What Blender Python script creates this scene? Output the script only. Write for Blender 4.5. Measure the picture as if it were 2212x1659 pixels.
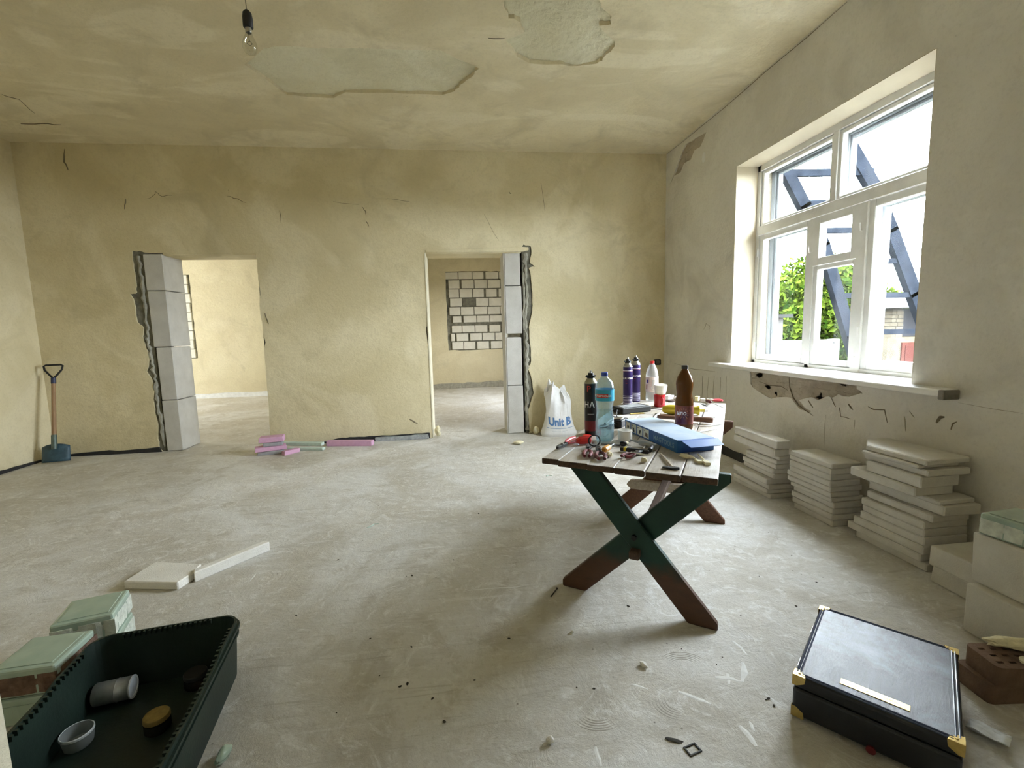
import bpy, bmesh, math, random
from mathutils import Vector, Matrix, noise
from mathutils.bvhtree import BVHTree

rnd = random.Random(7)
for o in list(bpy.data.objects):
    bpy.data.objects.remove(o)
scene = bpy.context.scene
COL = scene.collection

# ------------------------------------------------------------------ camera
W, HH, F = 2212, 1659, 991.4
YAW, PITCH, ROLL, EYE = .1148, .1159, -.0256, 1.242
cy, sy, cp, sp = math.cos(YAW), math.sin(YAW), math.cos(PITCH), math.sin(PITCH)
_f = Vector((sy*cp, cy*cp, -sp)); _r = Vector((cy, -sy, 0)); _u = _r.cross(_f)
_c, _s = math.cos(ROLL), math.sin(ROLL)
CR = _c*_r + _s*_u; CU = -_s*_r + _c*_u; CF = _f
CAM = Vector((0, 0, EYE))
cam_d = bpy.data.cameras.new('camera'); cam = bpy.data.objects.new('camera', cam_d); COL.objects.link(cam)
cam_d.sensor_width = 36; cam_d.lens = F/W*36; cam_d.clip_start = .02
m3 = Matrix((CR, CU, -CF)).transposed()
cam.matrix_world = Matrix.Translation(CAM) @ m3.to_4x4()
scene.camera = cam

# ------------------------------------------------------------------ sky, portals, exposure
wd = bpy.data.worlds.new('overcast_sky'); scene.world = wd; wd.use_nodes = True
bg = wd.node_tree.nodes['Background']; bg.inputs[0].default_value = (.93, .97, 1, 1); bg.inputs[1].default_value = 1.0
SKY = 22.0
bg.inputs[1].default_value = SKY
vs = scene.view_settings; vs.view_transform = 'Standard'; vs.look = 'None'; vs.gamma = 1; vs.use_curve_mapping = False
vs.exposure = 1.72
try:
    scene.cycles.max_bounces = 14; scene.cycles.diffuse_bounces = 8; scene.cycles.transparent_max_bounces = 24
    scene.cycles.sample_clamp_indirect = 12
except Exception:
    pass

def portal(name, loc, sx, szz, inward):
    d = bpy.data.lights.new(name, 'AREA'); d.shape = 'RECTANGLE'; d.size = sx; d.size_y = szz
    d.cycles.is_portal = True
    o = bpy.data.objects.new(name, d); COL.objects.link(o); o.location = loc
    o.rotation_euler = Vector(inward).to_track_quat('-Z', 'Y').to_euler()
    return o

# room box (metres)
XL, XR, D, H = -4.398, 2.528, 5.428, 3.258
XO = 2.98                      # outer face of the window wall
YF = .42                       # inner face of the wall behind the camera
T = .355                       # thickness of the wall with the doorways
YB = 10.2                      # far wall of the rooms beyond
WY0, WY1, WZ0, WZ1 = 2.285, 4.02, .89, 2.645   # window opening
portal('portal_window', (2.95, (WY0+WY1)/2, (WZ0+WZ1)/2), WY1-WY0, WZ1-WZ0, (-1, 0, 0))
RW = (7.5, 8.4, .9, 2.2)       # unseen window added to light the room beyond, right
LW = (7.5, 8.8, .95, 2.1)       # unseen opening put in so daylight reaches the room beyond, left
LX = -8.2
portal('portal_room_right', (XO-.02, (RW[0]+RW[1])/2, (RW[2]+RW[3])/2), RW[1]-RW[0], RW[3]-RW[2], (-1, 0, 0))
portal('portal_room_left', (LX-.28, (LW[0]+LW[1])/2, (LW[2]+LW[3])/2), LW[1]-LW[0], LW[3]-LW[2], (1, 0, 0))

# ------------------------------------------------------------------ photo pixel -> point on a known plane
def ray(x, y): return CF + CR*((x-W/2)/F) - CU*((y-HH/2)/F)
def onz(x, y, z=0.): d = ray(x, y); return CAM + d*((z-EYE)/d.z)
def ony(x, y, Y=D): d = ray(x, y); return CAM + d*(Y/d.y)
def onx(x, y, X=XR): d = ray(x, y); return CAM + d*(X/d.x)

# ------------------------------------------------------------------ materials
MATS = {}
def nmat(name):
    m = bpy.data.materials.new(name); m.use_nodes = True
    nt = m.node_tree; b = nt.nodes['Principled BSDF']; return m, nt, b
def col4(c): return (c[0], c[1], c[2], 1)
def node(nt, t, **kw):
    n = nt.nodes.new(t)
    for k, v in kw.items(): setattr(n, k, v)
    return n
def tex(nt, kind, scale, detail=4, rough=.55, dist=0., coord='Object', mapping=None):
    tc = node(nt, 'ShaderNodeTexCoord'); src = tc.outputs[coord]
    if mapping:
        mp = node(nt, 'ShaderNodeMapping'); mp.inputs['Scale'].default_value = mapping
        nt.links.new(src, mp.inputs[0]); src = mp.outputs[0]
    if kind == 'noise':
        n = node(nt, 'ShaderNodeTexNoise'); n.inputs['Detail'].default_value = detail
        n.inputs['Roughness'].default_value = rough; n.inputs['Distortion'].default_value = dist; out = n.outputs[0]
    else:
        n = node(nt, 'ShaderNodeTexVoronoi'); out = n.outputs['Distance']
    n.inputs['Scale'].default_value = scale; nt.links.new(src, n.inputs['Vector']); return out
def ramp(nt, src, p0, p1, c0=(0, 0, 0), c1=(1, 1, 1)):
    r = node(nt, 'ShaderNodeValToRGB'); e = r.color_ramp.elements
    e[0].position = p0; e[1].position = p1; e[0].color = col4(c0); e[1].color = col4(c1)
    nt.links.new(src, r.inputs[0]); return r.outputs[0]
def mixc(nt, fac, a, b):
    m = node(nt, 'ShaderNodeMix', data_type='RGBA')
    for s, v in ((m.inputs[0], fac), (m.inputs[6], a), (m.inputs[7], b)):
        if isinstance(v, (int, float)): s.default_value = v
        elif isinstance(v, tuple): s.default_value = col4(v)
        else: nt.links.new(v, s)
    return m.outputs[2]
def mulv(nt, a, k):
    m = node(nt, 'ShaderNodeMath', operation='MULTIPLY'); nt.links.new(a, m.inputs[0])
    if isinstance(k, (int, float)): m.inputs[1].default_value = k
    else: nt.links.new(k, m.inputs[1])
    return m.outputs[0]
def bump(nt, b, h, strength, dist=.01):
    n = node(nt, 'ShaderNodeBump'); n.inputs['Strength'].default_value = strength; n.inputs['Distance'].default_value = dist
    nt.links.new(h, n.inputs['Height']); nt.links.new(n.outputs[0], b.inputs['Normal'])
def simple(name, c, rough=.5, metal=0., var=0., vs_=20., bmp=0., bs=80., c2=None, coat=0., mapping=None):
    if name in MATS: return MATS[name]
    m, nt, b = nmat(name)
    b.inputs['Roughness'].default_value = rough; b.inputs['Metallic'].default_value = metal
    b.inputs['Coat Weight'].default_value = coat
    d = c2 or tuple(x*(1-var) for x in c)
    n = tex(nt, 'noise', vs_, 5, mapping=mapping)
    nt.links.new(mixc(nt, ramp(nt, n, .35, .65), d, c), b.inputs['Base Color'])
    if bmp: bump(nt, b, tex(nt, 'noise', bs, 6, .65), bmp)
    MATS[name] = m; return m

def plaster_mat(name, c, dark, light, streak=None, bstr=.45, patch=.45):
    m, nt, b = nmat(name); b.inputs['Roughness'].default_value = .92
    deep = tuple(x*.80 for x in dark)
    base = mixc(nt, ramp(nt, tex(nt, 'noise', .9, 6, .6, .6), .40, .62), dark, c)
    # skim-coat swaths with fairly sharp borders, then cloudy stains
    base = mixc(nt, mulv(nt, ramp(nt, tex(nt, 'noise', .62, 5, .55, 1.6, mapping=streak or (1, 1, 1)), .50, .56), patch), base, light)
    base = mixc(nt, mulv(nt, ramp(nt, tex(nt, 'noise', 1.7, 7, .65, .9), .53, .68), .55), base, deep)
    base = mixc(nt, mulv(nt, ramp(nt, tex(nt, 'noise', 11, 8, .72), .52, .74), .5), base, dark)
    base = mixc(nt, mulv(nt, ramp(nt, tex(nt, 'noise', 48, 5, .7), .5, .75), .4), base, deep)
    sp_ = ramp(nt, tex(nt, 'voronoi', 9), .03, .055, (1, 1, 1), (0, 0, 0))
    msk = ramp(nt, tex(nt, 'noise', 1.1, 3), .52, .62)
    base = mixc(nt, mulv(nt, mulv(nt, sp_, msk), .55), base, (.13, .10, .06))
    nt.links.new(base, b.inputs['Base Color'])
    bump(nt, b, tex(nt, 'noise', 22, 9, .7), bstr, .02); MATS[name] = m; return m

WALL = plaster_mat('beige_plaster', (.70, .62, .415), (.60, .52, .325), (.77, .695, .50))
WALLR = plaster_mat('flare_greyed_plaster', (.74, .715, .645), (.64, .61, .54), (.79, .77, .71))  # lighter, greyer copy of the wall plaster; window flare put into the colour
CEIL = plaster_mat('ceiling_plaster', (.78, .70, .50), (.66, .58, .395), (.87, .80, .62), (1, 2.2, 1))
FARW = plaster_mat('yellow_plaster', (.66, .60, .41), (.60, .535, .36), (.70, .64, .46))
ROUGHP = plaster_mat('bare_rough_plaster', (.84, .80, .61), (.74, .69, .50), (.88, .85, .69), bstr=.9)
BROWNP = plaster_mat('bare_brown_render', (.52, .46, .36), (.40, .34, .255), (.58, .52, .42), bstr=.9)
MORTAR = simple('grey_mortar', (.22, .21, .16), .95, var=.45, vs_=14, bmp=.9, bs=45)
LMORTAR = simple('pale_mortar', (.40, .385, .32), .95, var=.3, vs_=18, bmp=.8, bs=50)
CREAM = simple('cream_jamb_plaster', (.78, .72, .55), .9, var=.12, vs_=8, bmp=.3, bs=60)
TAR = simple('black_bitumen_strip', (.02, .02, .022), .6, var=.4, vs_=30, bmp=.5, bs=60)
CRACK = simple('crack_dirt', (.22, .18, .12), .95, var=.3)
SCAR = simple('plaster_scar', (.42, .375, .29), .95, var=.2)
FOIL = simple('grey_plastic_film', (.42, .44, .45), .3, var=.4, vs_=25, bmp=.6, bs=40)

def aac_mat(name, c, d):
    m, nt, b = nmat(name); b.inputs['Roughness'].default_value = .95
    base = mixc(nt, ramp(nt, tex(nt, 'noise', 7, 6, .6), .35, .7), d, c)
    pores = ramp(nt, tex(nt, 'voronoi', 170), .08, .22, (1, 1, 1), (0, 0, 0))
    base = mixc(nt, mulv(nt, pores, .35), base, tuple(x*.5 for x in c))
    nt.links.new(base, b.inputs['Base Color']); bump(nt, b, tex(nt, 'noise', 160, 4, .7), .5, .006); MATS[name] = m; return m
AAC = aac_mat('white_aerated_concrete', (.80, .785, .745), (.70, .68, .63))
AACS = aac_mat('shaded_aerated_concrete', (.66, .64, .585), (.56, .535, .48))  # darker copy of the white blocks; shade below the window put in
AACG = aac_mat('grey_aerated_concrete', (.58, .565, .53), (.49, .475, .44))
AACB = aac_mat('infill_aerated_concrete', (.72, .70, .62), (.62, .60, .52))

def floor_mat():
    m, nt, b = nmat('dusty_concrete_screed')
    base = mixc(nt, ramp(nt, tex(nt, 'noise', .8, 7, .62, .9), .40, .60), (.53, .50, .44), (.68, .675, .66))
    base = mixc(nt, mulv(nt, ramp(nt, tex(nt, 'noise', 2.4, 8, .7, 1.4), .49, .64), .65), base, (.44, .41, .35))
    base = mixc(nt, mulv(nt, ramp(nt, tex(nt, 'noise', 5.5, 9, .78, 2.6), .52, .64), .7), base, (.80, .80, .785))
    for ang_, sc_, k_, c_ in ((.5, 7, .45, (.80, .795, .78)), (-.9, 9, .45, (.30, .275, .225)), (1.9, 6, .35, (.34, .31, .26))):
        tc = node(nt, 'ShaderNodeTexCoord'); mp = node(nt, 'ShaderNodeMapping'); mp.inputs['Rotation'].default_value = (0, 0, ang_); mp.inputs['Scale'].default_value = (.28, 4.2, 1)
        n = node(nt, 'ShaderNodeTexNoise'); n.inputs['Scale'].default_value = sc_; n.inputs['Detail'].default_value = 8; n.inputs['Roughness'].default_value = .72; n.inputs['Distortion'].default_value = .7
        nt.links.new(tc.outputs['Object'], mp.inputs[0]); nt.links.new(mp.outputs[0], n.inputs['Vector'])
        base = mixc(nt, mulv(nt, ramp(nt, n.outputs[0], .58, .68), k_), base, c_)
    base = mixc(nt, mulv(nt, ramp(nt, tex(nt, 'noise', 38, 6, .75), .54, .70), .45), base, (.36, .335, .285))
    sp_ = ramp(nt, tex(nt, 'voronoi', 14), .03, .07, (1, 1, 1), (0, 0, 0))
    msk = ramp(nt, tex(nt, 'noise', 2.1, 3), .48, .56)
    base = mixc(nt, mulv(nt, mulv(nt, sp_, msk), .8), base, (.12, .10, .075))
    nt.links.new(base, b.inputs['Base Color'])
    rr = ramp(nt, tex(nt, 'noise', 2.3, 6, .6), .3, .75, (.48, .48, .48), (.8, .8, .8)); nt.links.new(rr, b.inputs['Roughness'])
    h = node(nt, 'ShaderNodeMath', operation='ADD')
    nt.links.new(tex(nt, 'noise', 7, 9, .75, 1.0), h.inputs[0]); nt.links.new(mulv(nt, tex(nt, 'noise', 70, 5, .7), .3), h.inputs[1])
    bump(nt, b, h.outputs[0], .6, .02); return m
FLOOR = floor_mat()

def wood_mat(name, c, d, rough=.75, grain=(1, 12, 12), paint=None, coord='Object'):
    m, nt, b = nmat(name); b.inputs['Roughness'].default_value = rough
    base = mixc(nt, ramp(nt, tex(nt, 'noise', 7, 7, .65, .4, mapping=grain), .36, .66), d, c)
    if paint:
        pc, p0, p1 = paint
        base = mixc(nt, ramp(nt, tex(nt, 'noise', 3.0, 6, .65, .3), p0, p1), base, pc)
    nt.links.new(base, b.inputs['Base Color']); bump(nt, b, tex(nt, 'noise', 24, 6, .7, mapping=grain), .3, .006); MATS[name] = m; return m
TOPW = wood_mat('dusty_sheen_table_board', (.46, .42, .36), (.30, .255, .20), .42, (1, 14, 14), ((.60, .585, .56), .42, .60))  # pale dust tone lightened so it also carries the window glare
EDGEW = wood_mat('dark_bare_board', (.10, .06, .038), (.05, .03, .02), .8)
PALEW = wood_mat('pale_batten_wood', (.50, .44, .36), (.36, .30, .23), .8)
HAMW = wood_mat('brown_hammer_wood', (.26, .13, .075), (.15, .07, .04), .55)
SHOVW = wood_mat('worn_shaft_wood', (.36, .22, .11), (.24, .14, .07), .6, (12, 12, 1))

def leg_mat():
    # green paint worn off towards the feet and tops, bare brown wood below it
    m, nt, b = nmat('worn_green_paint_on_wood'); b.inputs['Roughness'].default_value = .6
    tc = node(nt, 'ShaderNodeTexCoord'); sx = node(nt, 'ShaderNodeSeparateXYZ'); nt.links.new(tc.outputs['Object'], sx.inputs[0])
    n = tex(nt, 'noise', 9, 6, .65)
    ad = node(nt, 'ShaderNodeMath', operation='MULTIPLY_ADD'); nt.links.new(n, ad.inputs[0]); ad.inputs[1].default_value = .16; nt.links.new(sx.outputs['Z'], ad.inputs[2])
    low = ramp(nt, ad.outputs[0], .24, .32)
    wood = mixc(nt, tex(nt, 'noise', 14, 6, .6, mapping=(1, 1, 3)), (.05, .022, .011), (.11, .05, .025))
    paint = mixc(nt, ramp(nt, tex(nt, 'noise', 5, 5), .35, .65), (.006, .030, .023), (.010, .052, .038))
    nt.links.new(mixc(nt, low, wood, paint), b.inputs['Base Color']); bump(nt, b, tex(nt, 'noise', 60, 5, .7), .25, .004); return m
LEGM = leg_mat()
FARLEG = wood_mat('brown_leg_wood', (.17, .08, .045), (.10, .045, .026), .7)

def glassy(name, tint, gloss=.08, rough=.03, diff=None, dfac=0., spots=0., spotc=(.8, .82, .84)):
    if name in MATS: return MATS[name]
    m = bpy.data.materials.new(name); m.use_nodes = True; nt = m.node_tree; nt.nodes.clear()
    out = node(nt, 'ShaderNodeOutputMaterial'); tr = node(nt, 'ShaderNodeBsdfTransparent'); tr.inputs[0].default_value = col4(tint)
    gl = node(nt, 'ShaderNodeBsdfGlossy'); gl.inputs['Roughness'].default_value = rough
    lw = node(nt, 'ShaderNodeLayerWeight'); lw.inputs[0].default_value = .25
    mx = node(nt, 'ShaderNodeMixShader'); nt.links.new(tr.outputs[0], mx.inputs[1]); nt.links.new(gl.outputs[0], mx.inputs[2])
    ma = node(nt, 'ShaderNodeMath', operation='MULTIPLY_ADD'); nt.links.new(lw.outputs['Facing'], ma.inputs[0]); ma.inputs[1].default_value = gloss*2.5; ma.inputs[2].default_value = gloss*.5
    nt.links.new(ma.outputs[0], mx.inputs[0]); last = mx.outputs[0]
    if diff:
        df = node(nt, 'ShaderNodeBsdfDiffuse'); df.inputs[0].default_value = col4(diff)
        m2 = node(nt, 'ShaderNodeMixShader'); m2.inputs[0].default_value = dfac
        nt.links.new(last, m2.inputs[1]); nt.links.new(df.outputs[0], m2.inputs[2]); last = m2.outputs[0]
    if spots:
        df = node(nt, 'ShaderNodeBsdfDiffuse'); df.inputs[0].default_value = col4(spotc)
        m2 = node(nt, 'ShaderNodeMixShader')
        f = mulv(nt, ramp(nt, tex(nt, 'noise', 9, 9, .75, 1.5), .5, .72), spots); nt.links.new(f, m2.inputs[0])
        nt.links.new(last, m2.inputs[1]); nt.links.new(df.outputs[0], m2.inputs[2]); last = m2.outputs[0]
    nt.links.new(last, out.inputs[0]); MATS[name] = m; return m
PANE = glassy('dusty_window_glass', (.95, .97, .98), .007, .02, spots=.004)
PANEC = glassy('clean_window_glass', (.97, .98, .99), .007, .02)
FRAME = simple('old_white_paint', (.72, .72, .70), .45, var=.14, vs_=6, bmp=.2, bs=40)
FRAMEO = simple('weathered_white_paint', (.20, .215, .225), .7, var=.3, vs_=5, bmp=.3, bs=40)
SILL = simple('dusty_white_sill_paint', (.78, .77, .74), .5, var=.12, vs_=5, bmp=.2, bs=30)
REVEAL = simple('cream_reveal_plaster', (.52, .455, .34), .9, var=.1, vs_=3, bmp=.2, bs=50)

# ------------------------------------------------------------------ mesh helpers
def box(bm, x0, x1, y0, y1, z0, z1, M=None):
    vs_ = [bm.verts.new((x, y, z)) for z in (z0, z1) for y in (y0, y1) for x in (x0, x1)]
    for q in ((0, 2, 3, 1), (4, 5, 7, 6), (0, 1, 5, 4), (2, 6, 7, 3), (0, 4, 6, 2), (1, 3, 7, 5)):
        bm.faces.new([vs_[i] for i in q])
    if M: bmesh.ops.transform(bm, matrix=M, verts=vs_)
    return vs_
def prism(bm, poly, a, b, axis='z', M=None):
    def P(p, t): return {'z': (p[0], p[1], t), 'y': (p[0], t, p[1]), 'x': (t, p[0], p[1])}[axis]
    A = [bm.verts.new(P(p, a)) for p in poly]; B = [bm.verts.new(P(p, b)) for p in poly]; n = len(poly)
    fs = [bm.faces.new(A[::-1]), bm.faces.new(B)]
    for i in range(n): fs.append(bm.faces.new((A[i], A[(i+1) % n], B[(i+1) % n], B[i])))
    bmesh.ops.recalc_face_normals(bm, faces=fs)
    if M: bmesh.ops.transform(bm, matrix=M, verts=A+B)
    return A+B
def lathe(bm, prof, n=28, M=None, sx=1., sy_=1.):
    rings = []; allv = []
    for r, z in prof:
        if r < 1e-5: v = [bm.verts.new((0, 0, z))]
        else: v = [bm.verts.new((r*sx*math.cos(2*math.pi*i/n), r*sy_*math.sin(2*math.pi*i/n), z)) for i in range(n)]
        rings.append(v); allv += v
    for a, b in zip(rings, rings[1:]):
        for i in range(n):
            j = (i+1) % n
            if len(a) == 1 and len(b) == 1: continue
            if len(a) == 1: bm.faces.new((a[0], b[j], b[i]))
            elif len(b) == 1: bm.faces.new((a[i], a[j], b[0]))
            else: bm.faces.new((a[i], a[j], b[j], b[i]))
    if M: bmesh.ops.transform(bm, matrix=M, verts=allv)
    return allv
def tube(bm, pts, r, n=8, closed=False, M=None):
    pts = [Vector(p) for p in pts]; k = len(pts); rings = []; allv = []; prev = None
    for i, p in enumerate(pts):
        if closed: t = pts[(i+1) % k]-pts[i-1]
        else: t = pts[min(i+1, k-1)]-pts[max(i-1, 0)]
        t.normalize()
        if prev is None:
            a = t.orthogonal().normalized()
        else:
            a = (prev-t*prev.dot(t)); a = a.normalized() if a.length > 1e-6 else t.orthogonal().normalized()
        prev = a; b = t.cross(a); rr = r[i] if isinstance(r, (list, tuple)) else r
        v = [bm.verts.new(p+(a*math.cos(2*math.pi*j/n)+b*math.sin(2*math.pi*j/n))*rr) for j in range(n)]
        rings.append(v); allv += v
    pr = list(zip(rings, rings[1:])) + ([(rings[-1], rings[0])] if closed else [])
    for a, b in pr:
        for j in range(n): bm.faces.new((a[j], a[(j+1) % n], b[(j+1) % n], b[j]))
    if not closed: bm.faces.new(rings[0][::-1]); bm.faces.new(rings[-1])
    if M: bmesh.ops.transform(bm, matrix=M, verts=allv)
    return allv
def NB(): return bmesh.new()
def obj(name, bm, mat, parent=None, smooth=False, bevel=0., seg=1, recalc=True):
    if recalc: bmesh.ops.recalc_face_normals(bm, faces=bm.faces[:])
    me = bpy.data.meshes.new(name); bm.to_mesh(me); bm.free()
    me.materials.append(mat)
    if smooth:
        me.polygons.foreach_set('use_smooth', [True]*len(me.polygons))
    o = bpy.data.objects.new(name, me); COL.objects.link(o)
    if parent: o.parent = parent
    if smooth:
        e = o.modifiers.new('split', 'EDGE_SPLIT'); e.split_angle = math.radians(40)
    if bevel:
        b = o.modifiers.new('bevel', 'BEVEL'); b.width = bevel; b.segments = seg; b.limit_method = 'ANGLE'; b.angle_limit = math.radians(40)
    return o
def tag(o, label, cat, group=None, kind=None):
    o['label'] = label; o['category'] = cat
    if group: o['group'] = group
    if kind: o['kind'] = kind
    return o
def thing(name, label, cat, loc=(0, 0, 0), rotz=0., group=None, M=None):
    o = bpy.data.objects.new(name, None); COL.objects.link(o); o.empty_display_size = .05
    if M is not None: o.matrix_world = M
    else: o.location = loc; o.rotation_euler = (0, 0, rotz)
    return tag(o, label, cat, group)
def struct(o, label, cat):
    return tag(o, label, cat, kind='structure')
def frame_mat(origin, xdir, zdir=(0, 0, 1)):
    x = Vector(xdir).normalized(); z = Vector(zdir); z = (z-x*z.dot(x)).normalized(); y = z.cross(x)
    M = Matrix((x, y, z)).transposed().to_4x4(); M.translation = Vector(origin); return M
def rag(pts, amp, sub=3, seed=1):
    r = random.Random(seed); out = []
    for a, b in zip(pts, pts[1:]):
        for k in range(sub):
            t = k/sub; j = amp if k else amp*.4
            out.append((a[0]+(b[0]-a[0])*t+r.uniform(-j, j), a[1]+(b[1]-a[1])*t+r.uniform(-j, j)))
    out.append(pts[-1]); return out
def layer(name, outer, holes, to3, back, mat, parent=None):
    """flat plaster coat with holes cut through it; to3 maps 2d -> 3d on its face, back = vector through its thickness"""
    bm = NB(); edges = []; loops = []
    for lp in [outer]+holes:
        v = [bm.verts.new(to3(*p)) for p in lp]; loops.append(v)
        edges += [bm.edges.new((v[i], v[(i+1) % len(v)])) for i in range(len(v))]
    bmesh.ops.triangle_fill(bm, use_beauty=True, use_dissolve=False, edges=edges)
    bk = Vector(back)
    for v in loops:
        w = [bm.verts.new(q.co+bk) for q in v]
        for i in range(len(v)):
            j = (i+1) % len(v); bm.faces.new((v[i], v[j], w[j], w[i]))
    return obj(name, bm, mat, parent, recalc=True)
_tm = {}
def text_geo(s, size=1., bold=0.):
    cu = bpy.data.curves.new('t', 'FONT'); cu.body = s; cu.size = size; cu.align_x = 'CENTER'; cu.offset = bold; cu.resolution_u = 3
    o = bpy.data.objects.new('t', cu); COL.objects.link(o)
    dg = bpy.context.evaluated_depsgraph_get(); me = bpy.data.meshes.new_from_object(o.evaluated_get(dg))
    g = ([v.co.copy() for v in me.vertices], [tuple(p.vertices) for p in me.polygons])
    bpy.data.objects.remove(o); bpy.data.curves.remove(cu); bpy.data.meshes.remove(me); return g
def text_obj(name, s, size, fn, mat, parent, bold=0., cut=0):
    vs_, fs = text_geo(s, size, bold); bm = NB(); V = [bm.verts.new(v) for v in vs_]
    for f in fs:
        try: bm.faces.new([V[i] for i in f])
        except ValueError: pass
    if cut: bmesh.ops.subdivide_edges(bm, edges=bm.edges[:], cuts=cut, use_grid_fill=False)
    for v in bm.verts: v.co = Vector(fn(v.co.x, v.co.y))
    return obj(name, bm, mat, parent, recalc=False)
def wrap(r, z0, a0):
    return lambda x, y: (r*math.cos(a0+x/r), r*math.sin(a0+x/r), z0+y)
ORD = ['lowest', 'second from the floor', 'third from the floor', 'fourth from the floor', 'fifth from the floor', 'sixth from the floor', 'seventh from the floor', 'eighth from the floor',
       'ninth from the floor', 'tenth from the floor', 'eleventh from the floor', 'twelfth from the floor', 'thirteenth from the floor', 'fourteenth from the floor']

# ================================================================== STRUCTURE
bm = NB(); box(bm, LX-.3, XO, -2.2, YB+.4, -.12, 0)
struct(obj('floor', bm, FLOOR), 'dusty grey concrete screed floor with scuffs and scrape marks', 'floor')

# ---- wall with the two doorways
def c6(x, y): p = ony(250+x/3.386, 520+y/3.386); return (p.x, max(p.z, 0.))
def c7(x, y): p = ony(880+x/3.385, 500+y/3.385); return (p.x, max(p.z, 0.))
DL0, DL1, DR0, DR1, DT = -3.098, -2.150, -.330, .572, 2.137
bm = NB(); y0, y1 = D+.016, D+T
for x0, x1, z0, z1 in ((LX-.3, -3.285, 0, H+.06), (DL1-.002, DR0+.002, 0, H+.06), (.782, XO, 0, H+.06), (-3.285, DL1-.002, 2.15, H+.06), (DR0+.002, .782, 2.15, H+.06)):
    box(bm, x0, x1, y0, y1, z0, z1)
wall_back = struct(obj('wall_back', bm, MORTAR), 'long beige plastered wall with two open doorways', 'wall')
left_rag = [c6(*p) for p in ((345, 1560), (320, 1520), (305, 1450), (310, 1350), (285, 1260), (275, 1180), (280, 1100), (260, 1010), (225, 960), (240, 900), (235, 830), (215, 760), (195, 700), (200, 640), (172, 610), (155, 590), (140, 480), (130, 440), (105, 390), (150, 380), (145, 300), (130, 200), (120, 120), (120, 72), (190, 78), (215, 88))]
right_rag = [c7(*p) for p in ((708, 150), (830, 148), (840, 118), (850, 95), (905, 110), (908, 140), (895, 230), (930, 255), (890, 268), (905, 350), (915, 450), (918, 540), (905, 620), (890, 700), (895, 800), (905, 880), (905, 950), (880, 1000), (900, 1050), (915, 1120), (925, 1180), (905, 1240), (885, 1300), (890, 1400), (895, 1490))]
outer = [(XL, 0)] + rag(left_rag, .006, 3, 3) + [(DL0, 2.158), (-2.6, 2.152), (DL1, 2.15)]
outer += rag([(DL1, 2.14), (DL1+.004, 1.9), (DL1+.012, 1.7), (DL1-.006, 1.65), (DL1, 1.3), (DL1+.02, 1.18), (DL1, 1.1), (DL1-.006, .7), (DL1-.012, .1), (DL1-.012, 0)], .005, 4, 5)
outer += [(DR0-.004, 0)] + rag([(DR0-.004, .02), (DR0, .8), (DR0-.03, 1.3), (DR0, 1.36), (DR0-.004, 2.0), (DR0-.004, 2.142)], .004, 4, 6)
outer += [(p[0], min(p[1], 2.24)) for p in rag(right_rag, .006, 3, 8)] + [(XR, 0), (XR, H), (XL, H)]
layer('plaster_coat', outer, [], lambda x, z: (x, D, z), (0, .02, 0), WALL, wall_back)
# aerated-concrete blocks of the jambs
zb = [0, .573, 1.159, 1.763, 2.150]
for i in range(4):
    bm = NB(); v = box(bm, -3.283+rnd.uniform(-.006, .006)+(.02 if i < 2 else 0), DL0+rnd.uniform(-.003, .003), D-.004, D+T, zb[i]+.005, zb[i+1]-.003)
    obj('block', bm, AACG, wall_back, bevel=.006)
zb = [0, .586, 1.165, 1.762, 2.135]; g_ = [.005, .005, .04, .005]
for i in range(4):
    bm = NB(); box(bm, DR1+rnd.uniform(-.003, .003), .760+rnd.uniform(-.01, .008), D-.004, D+T, zb[i]+g_[i], zb[i+1]-.003)
    obj('block', bm, AACG, wall_back, bevel=.006)
for nm, x0, x1, z0, z1, mt in (('lintel', DL0, DL1+.1, 2.137, 2.17, WALL), ('lintel', DR0-.02, DR1+.2, 2.135, 2.165, WALL)):
    bm = NB(); box(bm, x0, x1, D+.01, D+T, z0, z1); obj(nm, bm, mt, wall_back, bevel=.004)
bm = NB(); prism(bm, [(c7(710, 165)[0]-.0, 2.145), (c7(840, 120)[0], 2.15), (c7(885, 118)[0], 2.165), (c7(885, 142)[0], 2.20), (c7(830, 146)[0], 2.205), (c7(135, 150)[0], 2.172), (c7(135, 163)[0], 2.146)], D-.012, D+.02, 'y')
obj('lintel_lip', bm, WALL, wall_back, bevel=.004)
# cream lining seen edge-on at the second doorway, ragged foam left at its foot
bm = NB(); box(bm, DR0-.012, DR0+.006, D-.006, D+T, .0, 2.14); obj('jamb_lining', bm, CREAM, wall_back, bevel=.003)
bm = NB(); box(bm, DR1-.014, DR1+.002, D+.004, D+T, .0, 2.14); obj('jamb_lining', bm, AACG, wall_back, bevel=.003)
# mortar ridges squeezed out between plaster and blocks
def ridge(pts, r, seed):
    r_ = random.Random(seed); P = []; R_ = []
    for a, b in zip(pts, pts[1:]):
        for k in range(6):
            t = k/6; P.append((a[0]+(b[0]-a[0])*t+r_.uniform(-.012, .012), D+.016+r_.uniform(-.006, .004), a[1]+(b[1]-a[1])*t)); R_.append(r*r_.uniform(.45, 1.25))
    bm = NB(); tube(bm, P, R_, 7); return obj('mortar_ridge', bm, LMORTAR, wall_back, smooth=True)
ridge([c6(*p) for p in ((165, 110), (185, 300), (205, 480), (228, 640), (235, 760), (262, 900), (290, 1030), (300, 1180), (330, 1330), (350, 1545))], .022, 4)
ridge([c7(*p) for p in ((862, 160), (868, 330), (872, 500), (868, 700), (874, 860), (872, 1020), (880, 1180), (872, 1330), (882, 1480))], .024, 5)
ridge([c7(*p) for p in ((848, 300), (852, 520), (852, 760))], .013, 6)
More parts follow.
